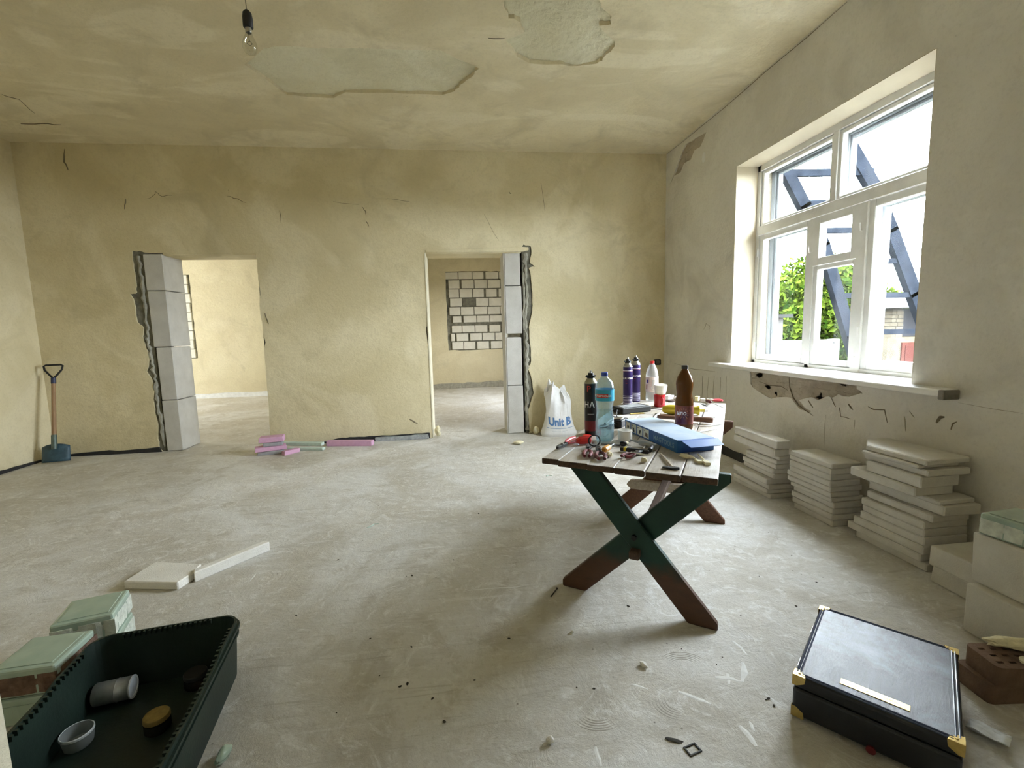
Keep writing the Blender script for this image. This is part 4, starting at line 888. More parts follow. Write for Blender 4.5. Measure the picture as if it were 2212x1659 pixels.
for i, (a, b, lab) in enumerate((((1492, 988), (1512, 1002), 'ivory plastic clip with a long arm near the box flap'), ((1508, 985), (1528, 1005), 'ivory plastic clip pointing at the table corner'))):
    t, L = between('plastic_clip', lab, 'clip', TP(*a), TP(*b)); bm = NB(); box(bm, 0, L, -.004, .004, .004, .011); obj('arm', bm, IVORY, t, bevel=.002); bm = NB(); prism(bm, [(L*.7, -.014), (L*1.05, -.012), (L*1.05, .012), (L*.8, .014)], .0, .012); obj('jaw', bm, IVORY, t, bevel=.003)

# ================================================================== STACKS OF AERATED-CONCRETE SLABS UNDER THE WINDOW
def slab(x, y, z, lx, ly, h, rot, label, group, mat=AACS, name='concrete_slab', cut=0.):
    """x, y = the corner nearest the room and the camera; ly runs along the wall away from the camera"""
    r_ = random.Random(int(x*1e4)+int(z*1e4)); bm = NB(); j = lambda k=.004: r_.uniform(-k, k)
    P = [(0+j(), 0+j()), (lx+j(), 0+j()), (lx+j(), ly+j(.008))] + ([(lx*.45, ly+j(.01)), (0, ly-cut)] if cut else [(lx*.5, ly+j(.006)), (0+j(), ly+j(.008))])
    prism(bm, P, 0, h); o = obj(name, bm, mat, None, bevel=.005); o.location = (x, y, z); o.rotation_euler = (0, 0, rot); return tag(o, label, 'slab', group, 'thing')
def stack(where, x0, y0, rows, k, xk, group, yk=.0004):
    z = 0.; n = len(rows)
    for i, (th, nx, lx, ly, rot, *cut) in enumerate(rows):
        h = th*k; xx = x0+nx*xk; lx = min(lx, XR-.018-xx-.004-abs(math.sin(rot))*ly*(1 if rot < 0 else 0))
        lab = 'pale concrete slab, %s %s' % (ORD[i] if i < n-1 else 'topmost', where)
        slab(xx, y0-nx*yk, z, lx, ly, h, rot, lab, group, cut=cut[0] if cut else 0.); z += h+.0012
    return z
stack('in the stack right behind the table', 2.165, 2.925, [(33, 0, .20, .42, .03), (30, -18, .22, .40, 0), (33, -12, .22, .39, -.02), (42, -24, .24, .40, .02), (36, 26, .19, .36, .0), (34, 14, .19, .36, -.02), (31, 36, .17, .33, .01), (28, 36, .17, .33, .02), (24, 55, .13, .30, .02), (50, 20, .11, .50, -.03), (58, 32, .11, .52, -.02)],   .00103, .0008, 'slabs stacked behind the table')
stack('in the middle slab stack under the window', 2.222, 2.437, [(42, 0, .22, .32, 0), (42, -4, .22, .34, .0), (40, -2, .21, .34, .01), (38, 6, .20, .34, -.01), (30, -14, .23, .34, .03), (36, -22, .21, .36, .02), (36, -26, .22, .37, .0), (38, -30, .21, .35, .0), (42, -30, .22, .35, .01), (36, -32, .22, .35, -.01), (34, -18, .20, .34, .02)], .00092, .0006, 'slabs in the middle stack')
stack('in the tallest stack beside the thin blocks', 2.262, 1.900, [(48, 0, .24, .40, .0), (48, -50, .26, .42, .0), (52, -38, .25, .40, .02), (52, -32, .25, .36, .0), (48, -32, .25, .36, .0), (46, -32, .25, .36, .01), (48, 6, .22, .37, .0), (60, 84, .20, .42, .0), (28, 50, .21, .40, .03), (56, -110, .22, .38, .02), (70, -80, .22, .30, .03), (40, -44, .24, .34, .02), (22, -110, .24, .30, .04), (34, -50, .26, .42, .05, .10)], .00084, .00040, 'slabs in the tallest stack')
# low and tall block pairs nearer the camera
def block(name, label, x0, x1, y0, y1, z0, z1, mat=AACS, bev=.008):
    bm = NB(); r_ = random.Random(int(x0*999+z0*77)); v = box(bm, x0, x1, y0, y1, 0, z1-z0)
    for q in v: q.co += Vector((r_.uniform(-.004, .004), r_.uniform(-.004, .004), 0))
    c = Vector(((x0+x1)/2, (y0+y1)/2, 0)); bmesh.ops.translate(bm, verts=bm.verts[:], vec=-c)
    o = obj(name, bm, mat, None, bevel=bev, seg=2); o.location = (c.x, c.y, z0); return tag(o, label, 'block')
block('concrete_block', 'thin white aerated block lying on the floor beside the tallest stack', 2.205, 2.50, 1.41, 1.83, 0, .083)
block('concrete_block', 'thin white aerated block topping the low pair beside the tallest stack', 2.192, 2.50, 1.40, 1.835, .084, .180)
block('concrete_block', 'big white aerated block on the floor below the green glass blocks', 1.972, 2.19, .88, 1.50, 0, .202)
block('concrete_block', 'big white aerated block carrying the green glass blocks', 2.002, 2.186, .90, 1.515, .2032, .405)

# ================================================================== GREEN GLASS BLOCKS
GG = simple('green_glass_block', (.50, .61, .51), .18, c2=(.38, .50, .41), vs_=7, coat=.4); GG.node_tree.nodes['Principled BSDF'].inputs['Transmission Weight'].default_value = .25
GE = simple('pale_seam_mortar', (.66, .70, .62), .85, var=.3, vs_=30, bmp=.6, bs=50); GBR = simple('brown_mortar_crust', (.20, .12, .085), .95, var=.5, vs_=40, bmp=.8, bs=60)
def glassblock(label, c, ang, z, rimmat, size=.19, h=.095):
    t = thing('glass_block', label, 'glass block', (c[0], c[1], z), ang, 'green glass blocks'); s = size/2
    bm = NB(); box(bm, -s, s, -s, s, 0, h*.46); obj('glass_half', bm, GG, t, bevel=.008, seg=2)
    bm = NB(); box(bm, -s, s, -s, s, h*.54, h); g = obj('glass_half', bm, GG, t, bevel=.008, seg=2)
    bm = NB(); box(bm, -s+.018, s-.018, -s+.018, s-.018, h-.0005, h+.0025); obj('face_panel', bm, GG, g, bevel=.002)
    r_ = random.Random(int(c[0]*1000)); bm = NB(); n = 10; k = s+.0015; P = []
    for q in range(4):
        a, b = [(-k, -k), (k, -k), (k, k), (-k, k)][q], [(k, -k), (k, k), (-k, k), (-k, -k)][q]
        P += [(a[0]+(b[0]-a[0])*i/n+r_.uniform(-.003, .003), a[1]+(b[1]-a[1])*i/n+r_.uniform(-.003, .003)) for i in range(n)]
    prism(bm, P, h*.10, h*.76); obj('mortar_rim', bm, rimmat, t); return t
ang = math.atan2(.052, .175)
c1 = (-1.487, 1.899)
glassblock('green glass block on the floor with a cleaner one on top, behind the crate', c1, ang, 0, GE)
glassblock('clean pale green glass block on top of the pair farther from the crate', c1, ang+.02, .0985, GE)
c2 = (-1.452, 1.640)
glassblock('green glass block on the floor under the brown-crusted one', c2, ang-.18, 0, GG)
glassblock('dusty green glass block with brown mortar crust beside the crate', c2, ang-.20, .0985, GBR)
glassblock('green glass block on the big white blocks by the window wall', (2.105, 1.415), .12, .4062, GE, .19, .085)
glassblock('green glass block at the near end of the big white blocks', (2.095, 1.20), .04, .4062, GE, .19, .085)

# ================================================================== GREEN CRATE AND ITS CONTENTS
CRM = Matrix(((.988, -.153, 0), (.153, .988, 0), (0, 0, 1))).to_4x4(); cw, cl, ch = .462, .76, .205
CRM.translation = Vector((-.856, 1.743, 0)) + Vector((.988, .153, 0))*(-cw) + Vector((-.153, .988, 0))*(-cl)
t = thing('plastic_crate', 'dark green plastic crate holding jars and lids', 'crate', M=CRM)
def rrect(x0, x1, y0, y1, r, n=6):
    P = []
    for cx, cy_, a0 in ((x1-r, y1-r, 0), (x0+r, y1-r, 90), (x0+r, y0+r, 180), (x1-r, y0+r, 270)):
        P += [(cx+r*math.cos(math.radians(a0+90*i/n)), cy_+r*math.sin(math.radians(a0+90*i/n))) for i in range(n+1)]
    return P
CG = simple('dark_green_crate_plastic', (.008, .021, .014), .5, var=.3, vs_=8, bmp=.15); 
def dens(P, m=6):
    out = []
    for a, b in zip(P, P[1:]+P[:1]):
        d = math.hypot(a[0]-b[0], a[1]-b[1]); k = max(1, int(d/.02))
        out += [(a[0]+(b[0]-a[0])*i/k, a[1]+(b[1]-a[1])*i/k) for i in range(k)]
    return out
ob = dens(rrect(.018, cw-.018, .018, cl-.018, .055)); bm = NB(); n = len(ob)
def grow(P, e):
    cx, cy_ = cw/2, cl/2; return [(cx+(x-cx)*(1+e/(cw/2)), cy_+(y-cy_)*(1+e/(cl/2))) for x, y in P]
def rimz(x, y):       # the long sides dip in the middle for the hand holds
    tmid = abs((y-cl*.5)/(cl*.22)); side = min(x, cw-x) < .04
    return ch-(.012*max(0, 1-tmid**4) if side and tmid < 1 else 0)
rings = [(grow(ob, 0.004), 0.), (grow(ob, .010), .08), (grow(ob, .018), ch)]
def ringv(P, z, f=None): return [bm.verts.new((x, y, (rimz(x, y) if f else z))) for x, y in P]
o0 = ringv(rings[0][0], 0); o1 = ringv(rings[1][0], .08); o2 = ringv(rings[2][0], ch, 1)
i2 = ringv(grow(rings[2][0], -.006), ch, 1); i1 = ringv(grow(rings[1][0], -.006), .08); i0 = ringv(grow(rings[0][0], -.006), .006)
for A, B in ((o0, o1), (o1, o2), (o2, i2), (i2, i1), (i1, i0)):
    for i in range(n): bm.faces.new((A[i], A[(i+1) % n], B[(i+1) % n], B[i]))
bm.faces.new(o0[::-1]); bm.faces.new(i0); obj('crate_body', bm, CG, t)
for e, z0, z1, nm in ((.026, ch-.026, ch-.016, 'rim_band'), (.022, ch-.052, ch-.044, 'rim_band')):
    P = grow(ob, e); Q = grow(ob, .014); bm = NB()
    r4 = [[bm.verts.new((x, y, min(z, rimz(x, y)-.004 if z > ch-.03 else z))) for x, y in L_] for L_, z in ((Q, z0), (P, z0), (P, z1), (Q, z1))]
    for A, B in zip(r4, r4[1:]+r4[:1]):
        for i in range(n): bm.faces.new((A[i], A[(i+1) % n], B[(i+1) % n], B[i]))
    obj(nm, bm, CG, t)
for side in (0, 1):
    for k in range(30):
        y = .10+k*.0195; x = (.012 if side == 0 else cw-.012)
        bm = NB(); box(bm, x-.006, x+.006, y-.004, y+.004, rimz(x, y)-.016, rimz(x, y)-.001); obj('rib', bm, CG, t)
for k in range(18):
    x = .09+k*.016; bm = NB(); box(bm, x-.003, x+.003, cl-.016, cl-.004, ch-.016, ch-.001); obj('rib', bm, CG, t)
def CP(x, y, z=.008): p = onz(x, y, z); p.z = z; return p
GLJ = glassy('smoky_jar_glass', (.62, .66, .66), .22, .08, diff=(.42, .45, .45), dfac=.35)
TINM = simple('dull_tin', (.42, .44, .44), .38, .6, var=.3, vs_=20); LIDM = simple('brushed_grey_lid', (.62, .65, .67), .5, .2, var=.15, vs_=60)
a, b = CP(206, 1502, .045), CP(268, 1488, .045); d_ = (b-a).normalized(); mid = (a+b)/2
t = thing('tin_can', 'dull grey tin can with bright lid lying on its side in the crate', 'can', M=frame_mat(Vector((a.x, a.y, .008)), d_)); L = .105
bm = NB(); lathe(bm, [(0, 0), (.034, 0), (.036, .003), (.036, L*.6), (.0375, L*.61), (.036, L*.63), (.036, L-.002), (.0375, L), (0, L)], 26, XM(0, .038)); obj('can_body', bm, TINM, t, smooth=True)
bm = NB(); lathe(bm, [(.0372, 0), (.0372, .004), (.030, .004), (.029, .002), (0, .002)], 26, XM(L, .038)); obj('lid', bm, LIDM, t, smooth=True)
p = CP(168, 1594, .03); p.z = .008; t = thing('glass_jar', 'open cloudy glass jar standing in the crate', 'jar', p)
bm = NB(); lathe(bm, [(0, 0), (.034, 0), (.038, .006), (.040, .03), (.041, .046), (.039, .046), (.037, .03), (.034, .008), (0, .006)], 26); obj('jar_body', bm, GLJ, t, smooth=True)
bm = NB(); lathe(bm, [(.0412, .038), (.0422, .039), (.0422, .045), (.0405, .047), (.039, .046)], 26); obj('rim', bm, simple('frosty_rim', (.55, .60, .62), .4), t, smooth=True)
for i, (x, y, lm, lab) in enumerate(((342, 1575, simple('brass_yellow_lid', (.34, .25, .09), .5, .4, var=.3, vs_=60), 'dark jar with a dull yellow lid in the crate'), (425, 1480, simple('dark_lid', (.02, .02, .02), .5), 'dark jar with black lid under the crate side'), (454, 1425, MATS['dark_lid'], 'second dark jar in the far corner of the crate'))):
    p = CP(x, y); t = thing('lidded_jar', lab, 'jar', p); bm = NB(); lathe(bm, [(0, 0), (.032, 0), (.036, .005), (.036, .034), (.032, .04), (0, .04)], 26); obj('jar_body', bm, glassy('dark_jar_glass', (.1, .09, .07), .1, .05, diff=(.02, .018, .015), dfac=.6), t, smooth=True)
    bm = NB(); lathe(bm, [(.035, .038), (.0365, .039), (.0365, .05), (.034, .053), (0, .0525)], 26); obj('lid', bm, lm, t, smooth=True)

# ================================================================== BLACK CASE WITH BRASS CORNERS
A_, B2, C_, D_ = Vector((1.359, 1.539, 0)), Vector((1.006, 1.217, 0)), Vector((1.26, .924, 0)), Vector((1.58, 1.242, 0))
u = (C_-B2).normalized(); v_ = (A_-B2).normalized(); KM = frame_mat(B2, u); kw, kl, kh = .385, .470, .150
t = thing('flight_case', 'black hard case with brass corners and brass name plate', 'case', M=KM)
CB = simple('black_case_vinyl', (.010, .012, .018), .35, var=.3, vs_=9, bmp=.12, bs=120); CT = wood_mat('black_case_top_sheen', (.022, .030, .050), (.012, .016, .026), .30, (9, 1, 1), ((.16, .20, .27), .50, .74))  # bluish streaks in the top colour imitate the window's reflection
BRASS = simple('worn_brass', (.62, .46, .16), .32, .75, var=.25, vs_=40); PIPE = simple('blue_black_piping', (.05, .065, .11), .25)
bm = NB(); box(bm, .0, kw, .0, kl, .012, kh-.045); obj('case_base', bm, CB, t, bevel=.010, seg=3)
bm = NB(); box(bm, 0, kw, 0, kl, kh-.043, kh-.002); lid = obj('case_lid', bm, CB, t, bevel=.010, seg=3)
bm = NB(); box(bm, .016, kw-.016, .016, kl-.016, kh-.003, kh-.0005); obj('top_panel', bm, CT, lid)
for q0, q1 in (((.02, .008), (kw-.02, .008)), ((.02, kl-.008), (kw-.02, kl-.008)), ((.008, .02), (.008, kl-.02)), ((kw-.008, .02), (kw-.008, kl-.02))):
    for e in (0, .008):
        s_ = 1 if q0[0] == q1[0] else 0; off = e*(1 if (q0[0] < kw/2 if s_ else q0[1] < kl/2) else -1)
        bm = NB(); tube(bm, [(q0[0]+(off if s_ else 0), q0[1]+(0 if s_ else off), kh-.002), (q1[0]+(off if s_ else 0), q1[1]+(0 if s_ else off), kh-.002)], .0032, 8); obj('piping', bm, PIPE, lid, smooth=True)
def corner(x, y, z, sx, sy_, sz, par):
    bm = NB(); w = .034; e = .0022
    P = [(0, 0), (w, 0), (w, w*.35), (w*.35, w), (0, w)]
    prism(bm, [(sx*(a-e), sy_*(b-e)) for a, b in P], 0 if sz < 0 else -.0, sz*.0025 if sz < 0 else .0025)
    for ax in (0, 1):
        Q = [(-e, e*1.2), (w, e*1.2), (w*.92, -w*.55), (w*.3, -w*.95), (-e, -w*.95)]
        V = []
        for tt in (-e, 0):
            V.append([bm.verts.new((sx*a if ax == 0 else sx*tt, sy_*tt if ax == 0 else sy_*a, sz*b)) for a, b in Q])
        bm.faces.new(V[0]); bm.faces.new(V[1][::-1])
        for i in range(5): bm.faces.new((V[0][i], V[0][(i+1) % 5], V[1][(i+1) % 5], V[1][i]))
    bmesh.ops.translate(bm, verts=bm.verts[:], vec=Vector((x, y, z))); c = obj('corner_cap', bm, BRASS, par, bevel=.003, seg=2)
    bm = NB(); lathe(bm, [(0, 0), (.004, 0), (.003, .002), (0, .0026)], 10, Matrix.Translation((x+sx*.015, y+sy_*.012, z+(.0025 if sz > 0 else -.005)))); obj('rivet', bm, BRASS, c, smooth=True)
for x, sx in ((0, 1), (kw, -1)):
    for y, sy_ in ((0, 1), (kl, -1)):
        corner(x, y, kh-.002, sx, sy_, 1, lid); corner(x, y, .012, sx, sy_, -1, t)
for x, y in ((.05, .05), (kw-.05, .05), (.05, kl-.05), (kw-.05, kl-.05)):
    bm = NB(); lathe(bm, [(0, 0), (.010, 0), (.012, .012), (0, .012)], 12, Matrix.Translation((x, y, 0))); obj('foot', bm, BLK, t)
def toK(p): return KM.inverted() @ p
q0, q1, q2 = toK(onz(1817, 1463, kh)), toK(onz(1967, 1527, kh)), toK(onz(1817, 1481, kh))
px0, px1, py1, py0 = q0.x, q1.x, max(q0.y, q1.y), min(q0.y, q1.y)-.028; pcx, pcy = (px0+px1)/2, (q0.y+q1.y)/2-.014
PW, PH = (px1-px0)/2, .0135
bm = NB(); prism(bm, [(pcx-PW, pcy-PH), (pcx+PW, pcy-PH), (pcx+PW, pcy+PH), (pcx-PW, pcy+PH)], kh-.001, kh+.0012); pl = obj('name_plate', bm, BRASS, lid, bevel=.0008)
text_obj('engraving', 'LASTA  R  SIMN', .017, lambda x, y: (pcx+x, pcy-.006+y, kh+.0016), simple('engraved_line', (.40, .28, .13), .5, .3), pl)
bm = NB(); box(bm, -.008, .0, .10, .15, .075, .115); obj('latch', bm, CHROME, t, bevel=.002); bm = NB(); box(bm, -.008, .0, .32, .37, .075, .115); obj('latch', bm, CHROME, t, bevel=.002)
bm = NB(); lathe(bm, [(0, 0), (.012, 0), (.012, .006), (0, .006)], 12, Matrix.Translation((.20, -.004, .02)) @ Matrix.Rotation(math.pi/2, 4, 'X')); obj('red_tag', bm, DKRED, t)

# ================================================================== HOLLOW BRICKS, SCRAPS AT THE RIGHT
HB = simple('brown_hollow_brick', (.20, .125, .085), .95, var=.35, vs_=12, bmp=.7, bs=60)
def hollow(label, c, rot, z, slots=True):
    t = thing('hollow_brick', label, 'brick', (c[0], c[1], z), rot, 'brown hollow bricks'); L, Wd, h = .25, .12, .066
    bm = NB(); P = rrect(0, L, 0, Wd, .018, 4); hs = []
    if slots:
        for j in range(3):
            for i in range(6):
                x, y = .03+i*.038+(.01 if j % 2 else 0), .028+j*.032; hs.append([(x-.010, y-.005), (x+.010, y-.005), (x+.010, y+.005), (x-.010, y+.005)])
    edges = []; loops = []
    for lp in [P]+hs:
        vv = [bm.verts.new((x, y, h)) for x, y in lp]; loops.append(vv); edges += [bm.edges.new((vv[i], vv[(i+1) % len(vv)])) for i in range(len(vv))]
    bmesh.ops.triangle_fill(bm, use_beauty=True, edges=edges)
    for k, vv in enumerate(loops):
        w = [bm.verts.new((q.co.x, q.co.y, 0 if k == 0 else h*.25)) for q in vv]
        for i in range(len(vv)): bm.faces.new((vv[i], vv[(i+1) % len(vv)], w[(i+1) % len(vv)], w[i]))
        bm.faces.new(w)
    obj('brick_body', bm, HB, t); return t
hollow('brown hollow brick lying on the floor under another one', (1.662, 1.168), math.radians(-6), 0, False)
hollow('brown perforated brick on top of the brick pair', (1.672, 1.160), math.radians(-10), .0672)
p = onz(2180, 1402, .134); lump('foam_scrap', 'curved yellowish foam scrap on the perforated brick', 'foam', (p.x+.02, p.y, .1334), .042, (2.2, .6, .38), IVORY, 7)
p = onz(2205, 1432, .134); lump('foam_scrap', 'small yellowish foam chip near the brick edge', 'foam', (p.x+.01, p.y-.005, .1334), .016, (1.4, .8, .5), IVORY, 8)
p = onz(2128, 1387, .134); lump('white_crumb', 'tiny white crumb on the perforated brick', 'crumb', (p.x+.012, p.y-.012, .1334), .006, (1, 1, .8), AAC, 9, sub=2)
bm = NB(); V = []
for j in range(7):
    for i in range(7):
        x, y = -.035+.07*i/6, -.045+.09*j/6; V.append(bm.verts.new((x, y, .006+.012*(noise.noise(Vector((x*40, y*40, 3)))+.6)+(.0 if i else .012))))
for j in range(6):
    for i in range(6): a = j*7+i; bm.faces.new((V[a], V[a+1], V[a+8], V[a+7]))
o = obj('plastic_scrap', bm, simple('white_plastic_film', (.75, .78, .80), .25, var=.2, vs_=60), None, smooth=True); o.modifiers.new('solid', 'SOLIDIFY').thickness = .001
p = onz(2122, 1594); o.location = (p.x, p.y, 0); p.x += .02; o.location = (p.x, p.y, 0); o.rotation_euler = (0, 0, .5); tag(o, 'crumpled white plastic scrap beside the black case', 'plastic scrap')

# ================================================================== PLATES AND STRIPS ON THE FLOOR
def flat(name, label, pts, z0, z1, mat, cat='slab', bev=.005):
    c = sum((Vector((p[0], p[1], 0)) for p in pts), Vector())/len(pts); bm = NB(); prism(bm, [(p[0]-c.x, p[1]-c.y) for p in pts], 0, z1-z0)
    o = obj(name, bm, mat, None, bevel=bev); o.location = (c.x, c.y, z0); return tag(o, label, cat, kind='thing')
flat('concrete_plate', 'square pale aerated concrete plate lying on the open floor', [(-1.712, 2.388), (-1.428, 2.334), (-1.405, 2.42), (-1.412, 2.52), (-1.68, 2.588)], 0, .042, AAC)
a, b = Vector((-1.385, 2.395)), Vector((-1.135, 2.705)); d2 = (b-a).normalized(); n2 = Vector((-d2.y, d2.x))*.045
flat('concrete_strip', 'narrow chipped aerated concrete strip beside the square plate', [tuple(a), tuple(b), tuple(b+n2), tuple(a+n2+d2*.02)], 0, .055, AAC)
PF = simple('pink_foam_board', (.62, .36, .52), .8, var=.1, vs_=30, bmp=.2, bs=120); GF = simple('grey_foam_board', (.36, .36, .38), .85, var=.15, vs_=30); MF = simple('mint_foam_board', (.52, .62, .55), .8, var=.1, vs_=30)
def bar(label, a, b, w, z, h, mat, name='foam_strip'):
    a, b = Vector(a), Vector(b); d = (b-a); L = d.length; M = frame_mat(Vector((a.x, a.y, z)), (d.x, d.y, 0)); bm = NB(); box(bm, 0, L, -w/2, w/2, 0, h)
    for v in bm.verts: v.co += Vector((rnd.uniform(-.006, .006), rnd.uniform(-.004, .004), 0))
    o = obj(name, bm, mat, None, bevel=.004); o.matrix_world = M; return tag(o, label, 'foam strip', 'foam board offcuts', 'thing')
def FP(x, y): p = onz(x, y); return (p.x, p.y)
bx0 = FP(556, 984)
bar('grey foam offcut on the floor under the pink pile', (bx0[0]+.0, bx0[1]+.04), (bx0[0]+.24, bx0[1]+.06), .10, 0, .040, GF)
bar('pink foam offcut lying across the lowest grey one', (bx0[0]-.02, bx0[1]+.0), (bx0[0]+.26, bx0[1]+.10), .12, .0415, .045, PF)
bar('grey foam offcut between two pink ones', (bx0[0]+.05, bx0[1]+.05), (bx0[0]+.24, bx0[1]+.08), .10, .088, .042, GF)
bar('pink foam offcut on top of the small pile', (bx0[0]+.02, bx0[1]+.05), (bx0[0]+.25, bx0[1]+.09), .13, .1315, .055, PF)
q = FP(612, 985); bar('short pink foam stick in front of the mint strips', (q[0]-.005, q[1]+.02), (q[0]+.10, q[1]+.16), .06, 0, .045, PF)
bar('pale mint foam strip lying flat on the floor by the wall', FP(625, 972), FP(700, 972), .06, 0, .030, MF)
bar('long mint green foam strip leaning over the pale one', (FP(600, 972)[0], FP(600, 972)[1]+.10), FP(698, 968), .06, .0315, .035, MF)
bar('long pink foam strip lying along the wall foot', (FP(690, 968)[0]+.06, FP(690, 968)[1]+.10), FP(806, 962), .07, 0, .060, PF)

# ================================================================== SACK, SHOVEL, BULB, SMALL FITTINGS
SACK = simple('white_woven_sack', (.80, .80, .80), .6, var=.06, vs_=40, bmp=.15, bs=150)
sp0 = onz(1208, 941); sc = Vector((sp0.x+.005, sp0.y+.045, 0)); t = thing('cement_sack', 'white woven sack lettered Unit B leaning against the wall', 'sack', sc, -.08)
bm = NB(); RN, NZ = 48, 34; G = []
prof = [(0, .205, .105), (.03, .215, .12), (.10, .185, .115), (.20, .155, .10), (.30, .145, .085), (.42, .140, .078), (.50, .135, .068), (.56, .12, .055), (.60, .10, .04)]
def pr(z):
    for (z0, a0, b0), (z1, a1, b1) in zip(prof, prof[1:]):
        if z <= z1: k = (z-z0)/(z1-z0); return a0+(a1-a0)*k, b0+(b1-b0)*k
    return prof[-1][1:]
for j in range(NZ+1):
    z = .585*j/NZ
    for i in range(RN):
        a = 2*math.pi*i/RN; rx_, ry_ = pr(z); e = .75
        ca, sa = math.cos(a), math.sin(a); x = math.copysign(abs(ca)**e, ca)*rx_; y = math.copysign(abs(sa)**e, sa)*ry_
        w = max(0, (z-.12)/.46); f = w*(.022*math.sin(a*5+z*6)+.012*math.sin(a*11+2-z*9)); f += .006*noise.noise(Vector((x*12, y*12, z*12)))
        zz = z+(w**3)*(-.055*ca-.03+.06*math.sin(a*3+.6)+.03*math.sin(a*5)) if j > NZ*.4 else z
        G.append(bm.verts.new((x*(1+f*2.2/max(rx_, .05)*.5)-.015*w, y+f*1.0*(1 if sa < 0 else .4)+.03*w, max(zz, 0))))
for j in range(NZ):
    for i in range(RN): a = j*RN+i; b = j*RN+(i+1) % RN; bm.faces.new((G[a], G[b], G[b+RN], G[a+RN]))
bm.faces.new([G[i] for i in range(RN)][::-1])
top = bm.verts.new((-.02, .035, .50)); 
for i in range(RN): a = NZ*RN+i; b = NZ*RN+(i+1) % RN; bm.faces.new((G[a], G[b], top))
bmesh.ops.recalc_face_normals(bm, faces=bm.faces[:]); tree_ = BVHTree.FromBMesh(bm)
sack = obj('sack_body', bm, SACK, t, smooth=True)
def onsack(x, z):
    h = tree_.ray_cast(Vector((x, -1, z)), Vector((0, 1, 0)))[0]
    return (x, (h.y if h else -.1)-.0025, z)
BTX = simple('blue_sack_print', (.10, .22, .46), .6, var=.15, vs_=60); GTX = simple('grey_sack_print', (.35, .38, .42), .6)
text_obj('lettering', 'Unit B', .125, lambda x, y: onsack(x*.80, .130+y+.22*x*x*3), BTX, sack, .006, 2)
text_obj('lettering', '------- ---- -------', .022, lambda x, y: onsack(x*1.35, .062+y+.9*x*x*1.4), GTX, sack, 0, 1)
bm = NB(); P = [onsack(-.15+.3*i/20, .098+.7*(-.15+.3*i/20)**2) for i in range(21)]; tube(bm, P, .0025, 5); obj('print_arc', bm, BTX, sack)
bm = NB(); P = [onsack(.015+.004*math.sin(i), .30-.295*i/14) for i in range(15)]; tube(bm, P, .0022, 5); obj('tie_string', bm, WHITEP, t)
# shovel leaning into the corner
p0 = onz(120, 992); base = Vector((-4.165, 5.12, .02)); topP = Vector((-4.325, 5.31, 1.005)); d_ = (topP-base).normalized()
t = thing('shovel', 'shovel with blue blade and wooden shaft leaning in the corner', 'shovel', M=frame_mat(base, Vector((.97, .25, 0)), d_))
L = (topP-base).length; bm = NB(); tube(bm, [(0, 0, .21), (0, 0, L*.5), (0, 0, L*.84)], [.021, .0185, .0175], 12); obj('shaft', bm, SHOVW, t, smooth=True)
SB = simple('blue_shovel_paint', (.035, .085, .12), .45, var=.4, vs_=18, bmp=.3); bm = NB(); V = []
nx, nz = 10, 8
for j in range(nz+1):
    for i in range(nx+1):
        x = -.118+.236*i/nx; z = .0+.185*j/nz; k = abs(x)/.118
        wz = z-(.03*k**3 if j == nz else 0); V.append(bm.verts.new((x*(1-.04*j/nz), -.035*(1-k**2)*(1-.3*j/nz)+.035, wz)))
for j in range(nz):
    for i in range(nx): a = j*(nx+1)+i; bm.faces.new((V[a], V[a+1], V[a+nx+2], V[a+nx+1]))
o = obj('blade', bm, SB, t, smooth=True); o.modifiers.new('solid', 'SOLIDIFY').thickness = .004
bm = NB(); lathe(bm, [(.022, .13), (.024, .15), (.024, .27), (.0215, .28)], 12); obj('socket', bm, simple('greenish_metal_socket', (.12, .16, .14), .5, .4, var=.3), t, smooth=True)
HB2 = simple('dark_blue_handle', (.03, .035, .08), .5)
bm = NB(); lathe(bm, [(.019, L*.80), (.021, L*.81), (.021, L*.86), (0, L*.865)], 12); obj('handle_socket', bm, HB2, t, smooth=True)
bm = NB(); tube(bm, [(0, 0, L*.855), (-.03, 0, L*.89), (-.07, 0, L*.945), (-.078, 0, L*.985), (-.06, 0, L*.995), (.06, 0, L*.995), (.078, 0, L*.985), (.07, 0, L*.945), (.03, 0, L*.89), (0, 0, L*.855)], .0095, 8); obj('grip', bm, BLK, t, smooth=True)
# bare bulb on its wire
pb2 = ony(535, 44, 2.35); zt = pb2.z; t = thing('light_bulb', 'bare light bulb hanging on a thin wire from a black socket', 'lamp', (pb2.x, pb2.y, zt))
bm = NB(); tube(bm, [(0, 0, .03), (-.004, 0, .12), (-.01, .0, .3), (-.012, 0, H-zt)], .0022, 6); obj('wire', bm, simple('grey_wire', (.3, .27, .2), .6), t)
bm = NB(); lathe(bm, [(0, .042), (.010, .040), (.018, .030), (.021, .01), (.021, -.028), (.018, -.032), (0, -.032)], 18); obj('socket', bm, BLK, t, smooth=True)
bm = NB(); lathe(bm, [(0, -.030), (.013, -.030), (.0135, -.048), (.012, -.052)], 16); obj('screw_base', bm, CHROME, t, smooth=True)
bm = NB(); lathe(bm, [(.0135, -.048), (.015, -.060), (.024, -.080), (.0305, -.100), (.030, -.118), (.022, -.135), (.010, -.143), (0, -.1445)], 24); gb = obj('glass_bulb', bm, glassy('bulb_glass', (.93, .93, .9), .16, .02), t, smooth=True)
bm = NB(); tube(bm, [(0, 0, -.05), (0, 0, -.085), (-.012, 0, -.098), (0, .008, -.101), (.012, 0, -.098), (0, 0, -.085)], .0012, 5); obj('filament', bm, DKST, gb)
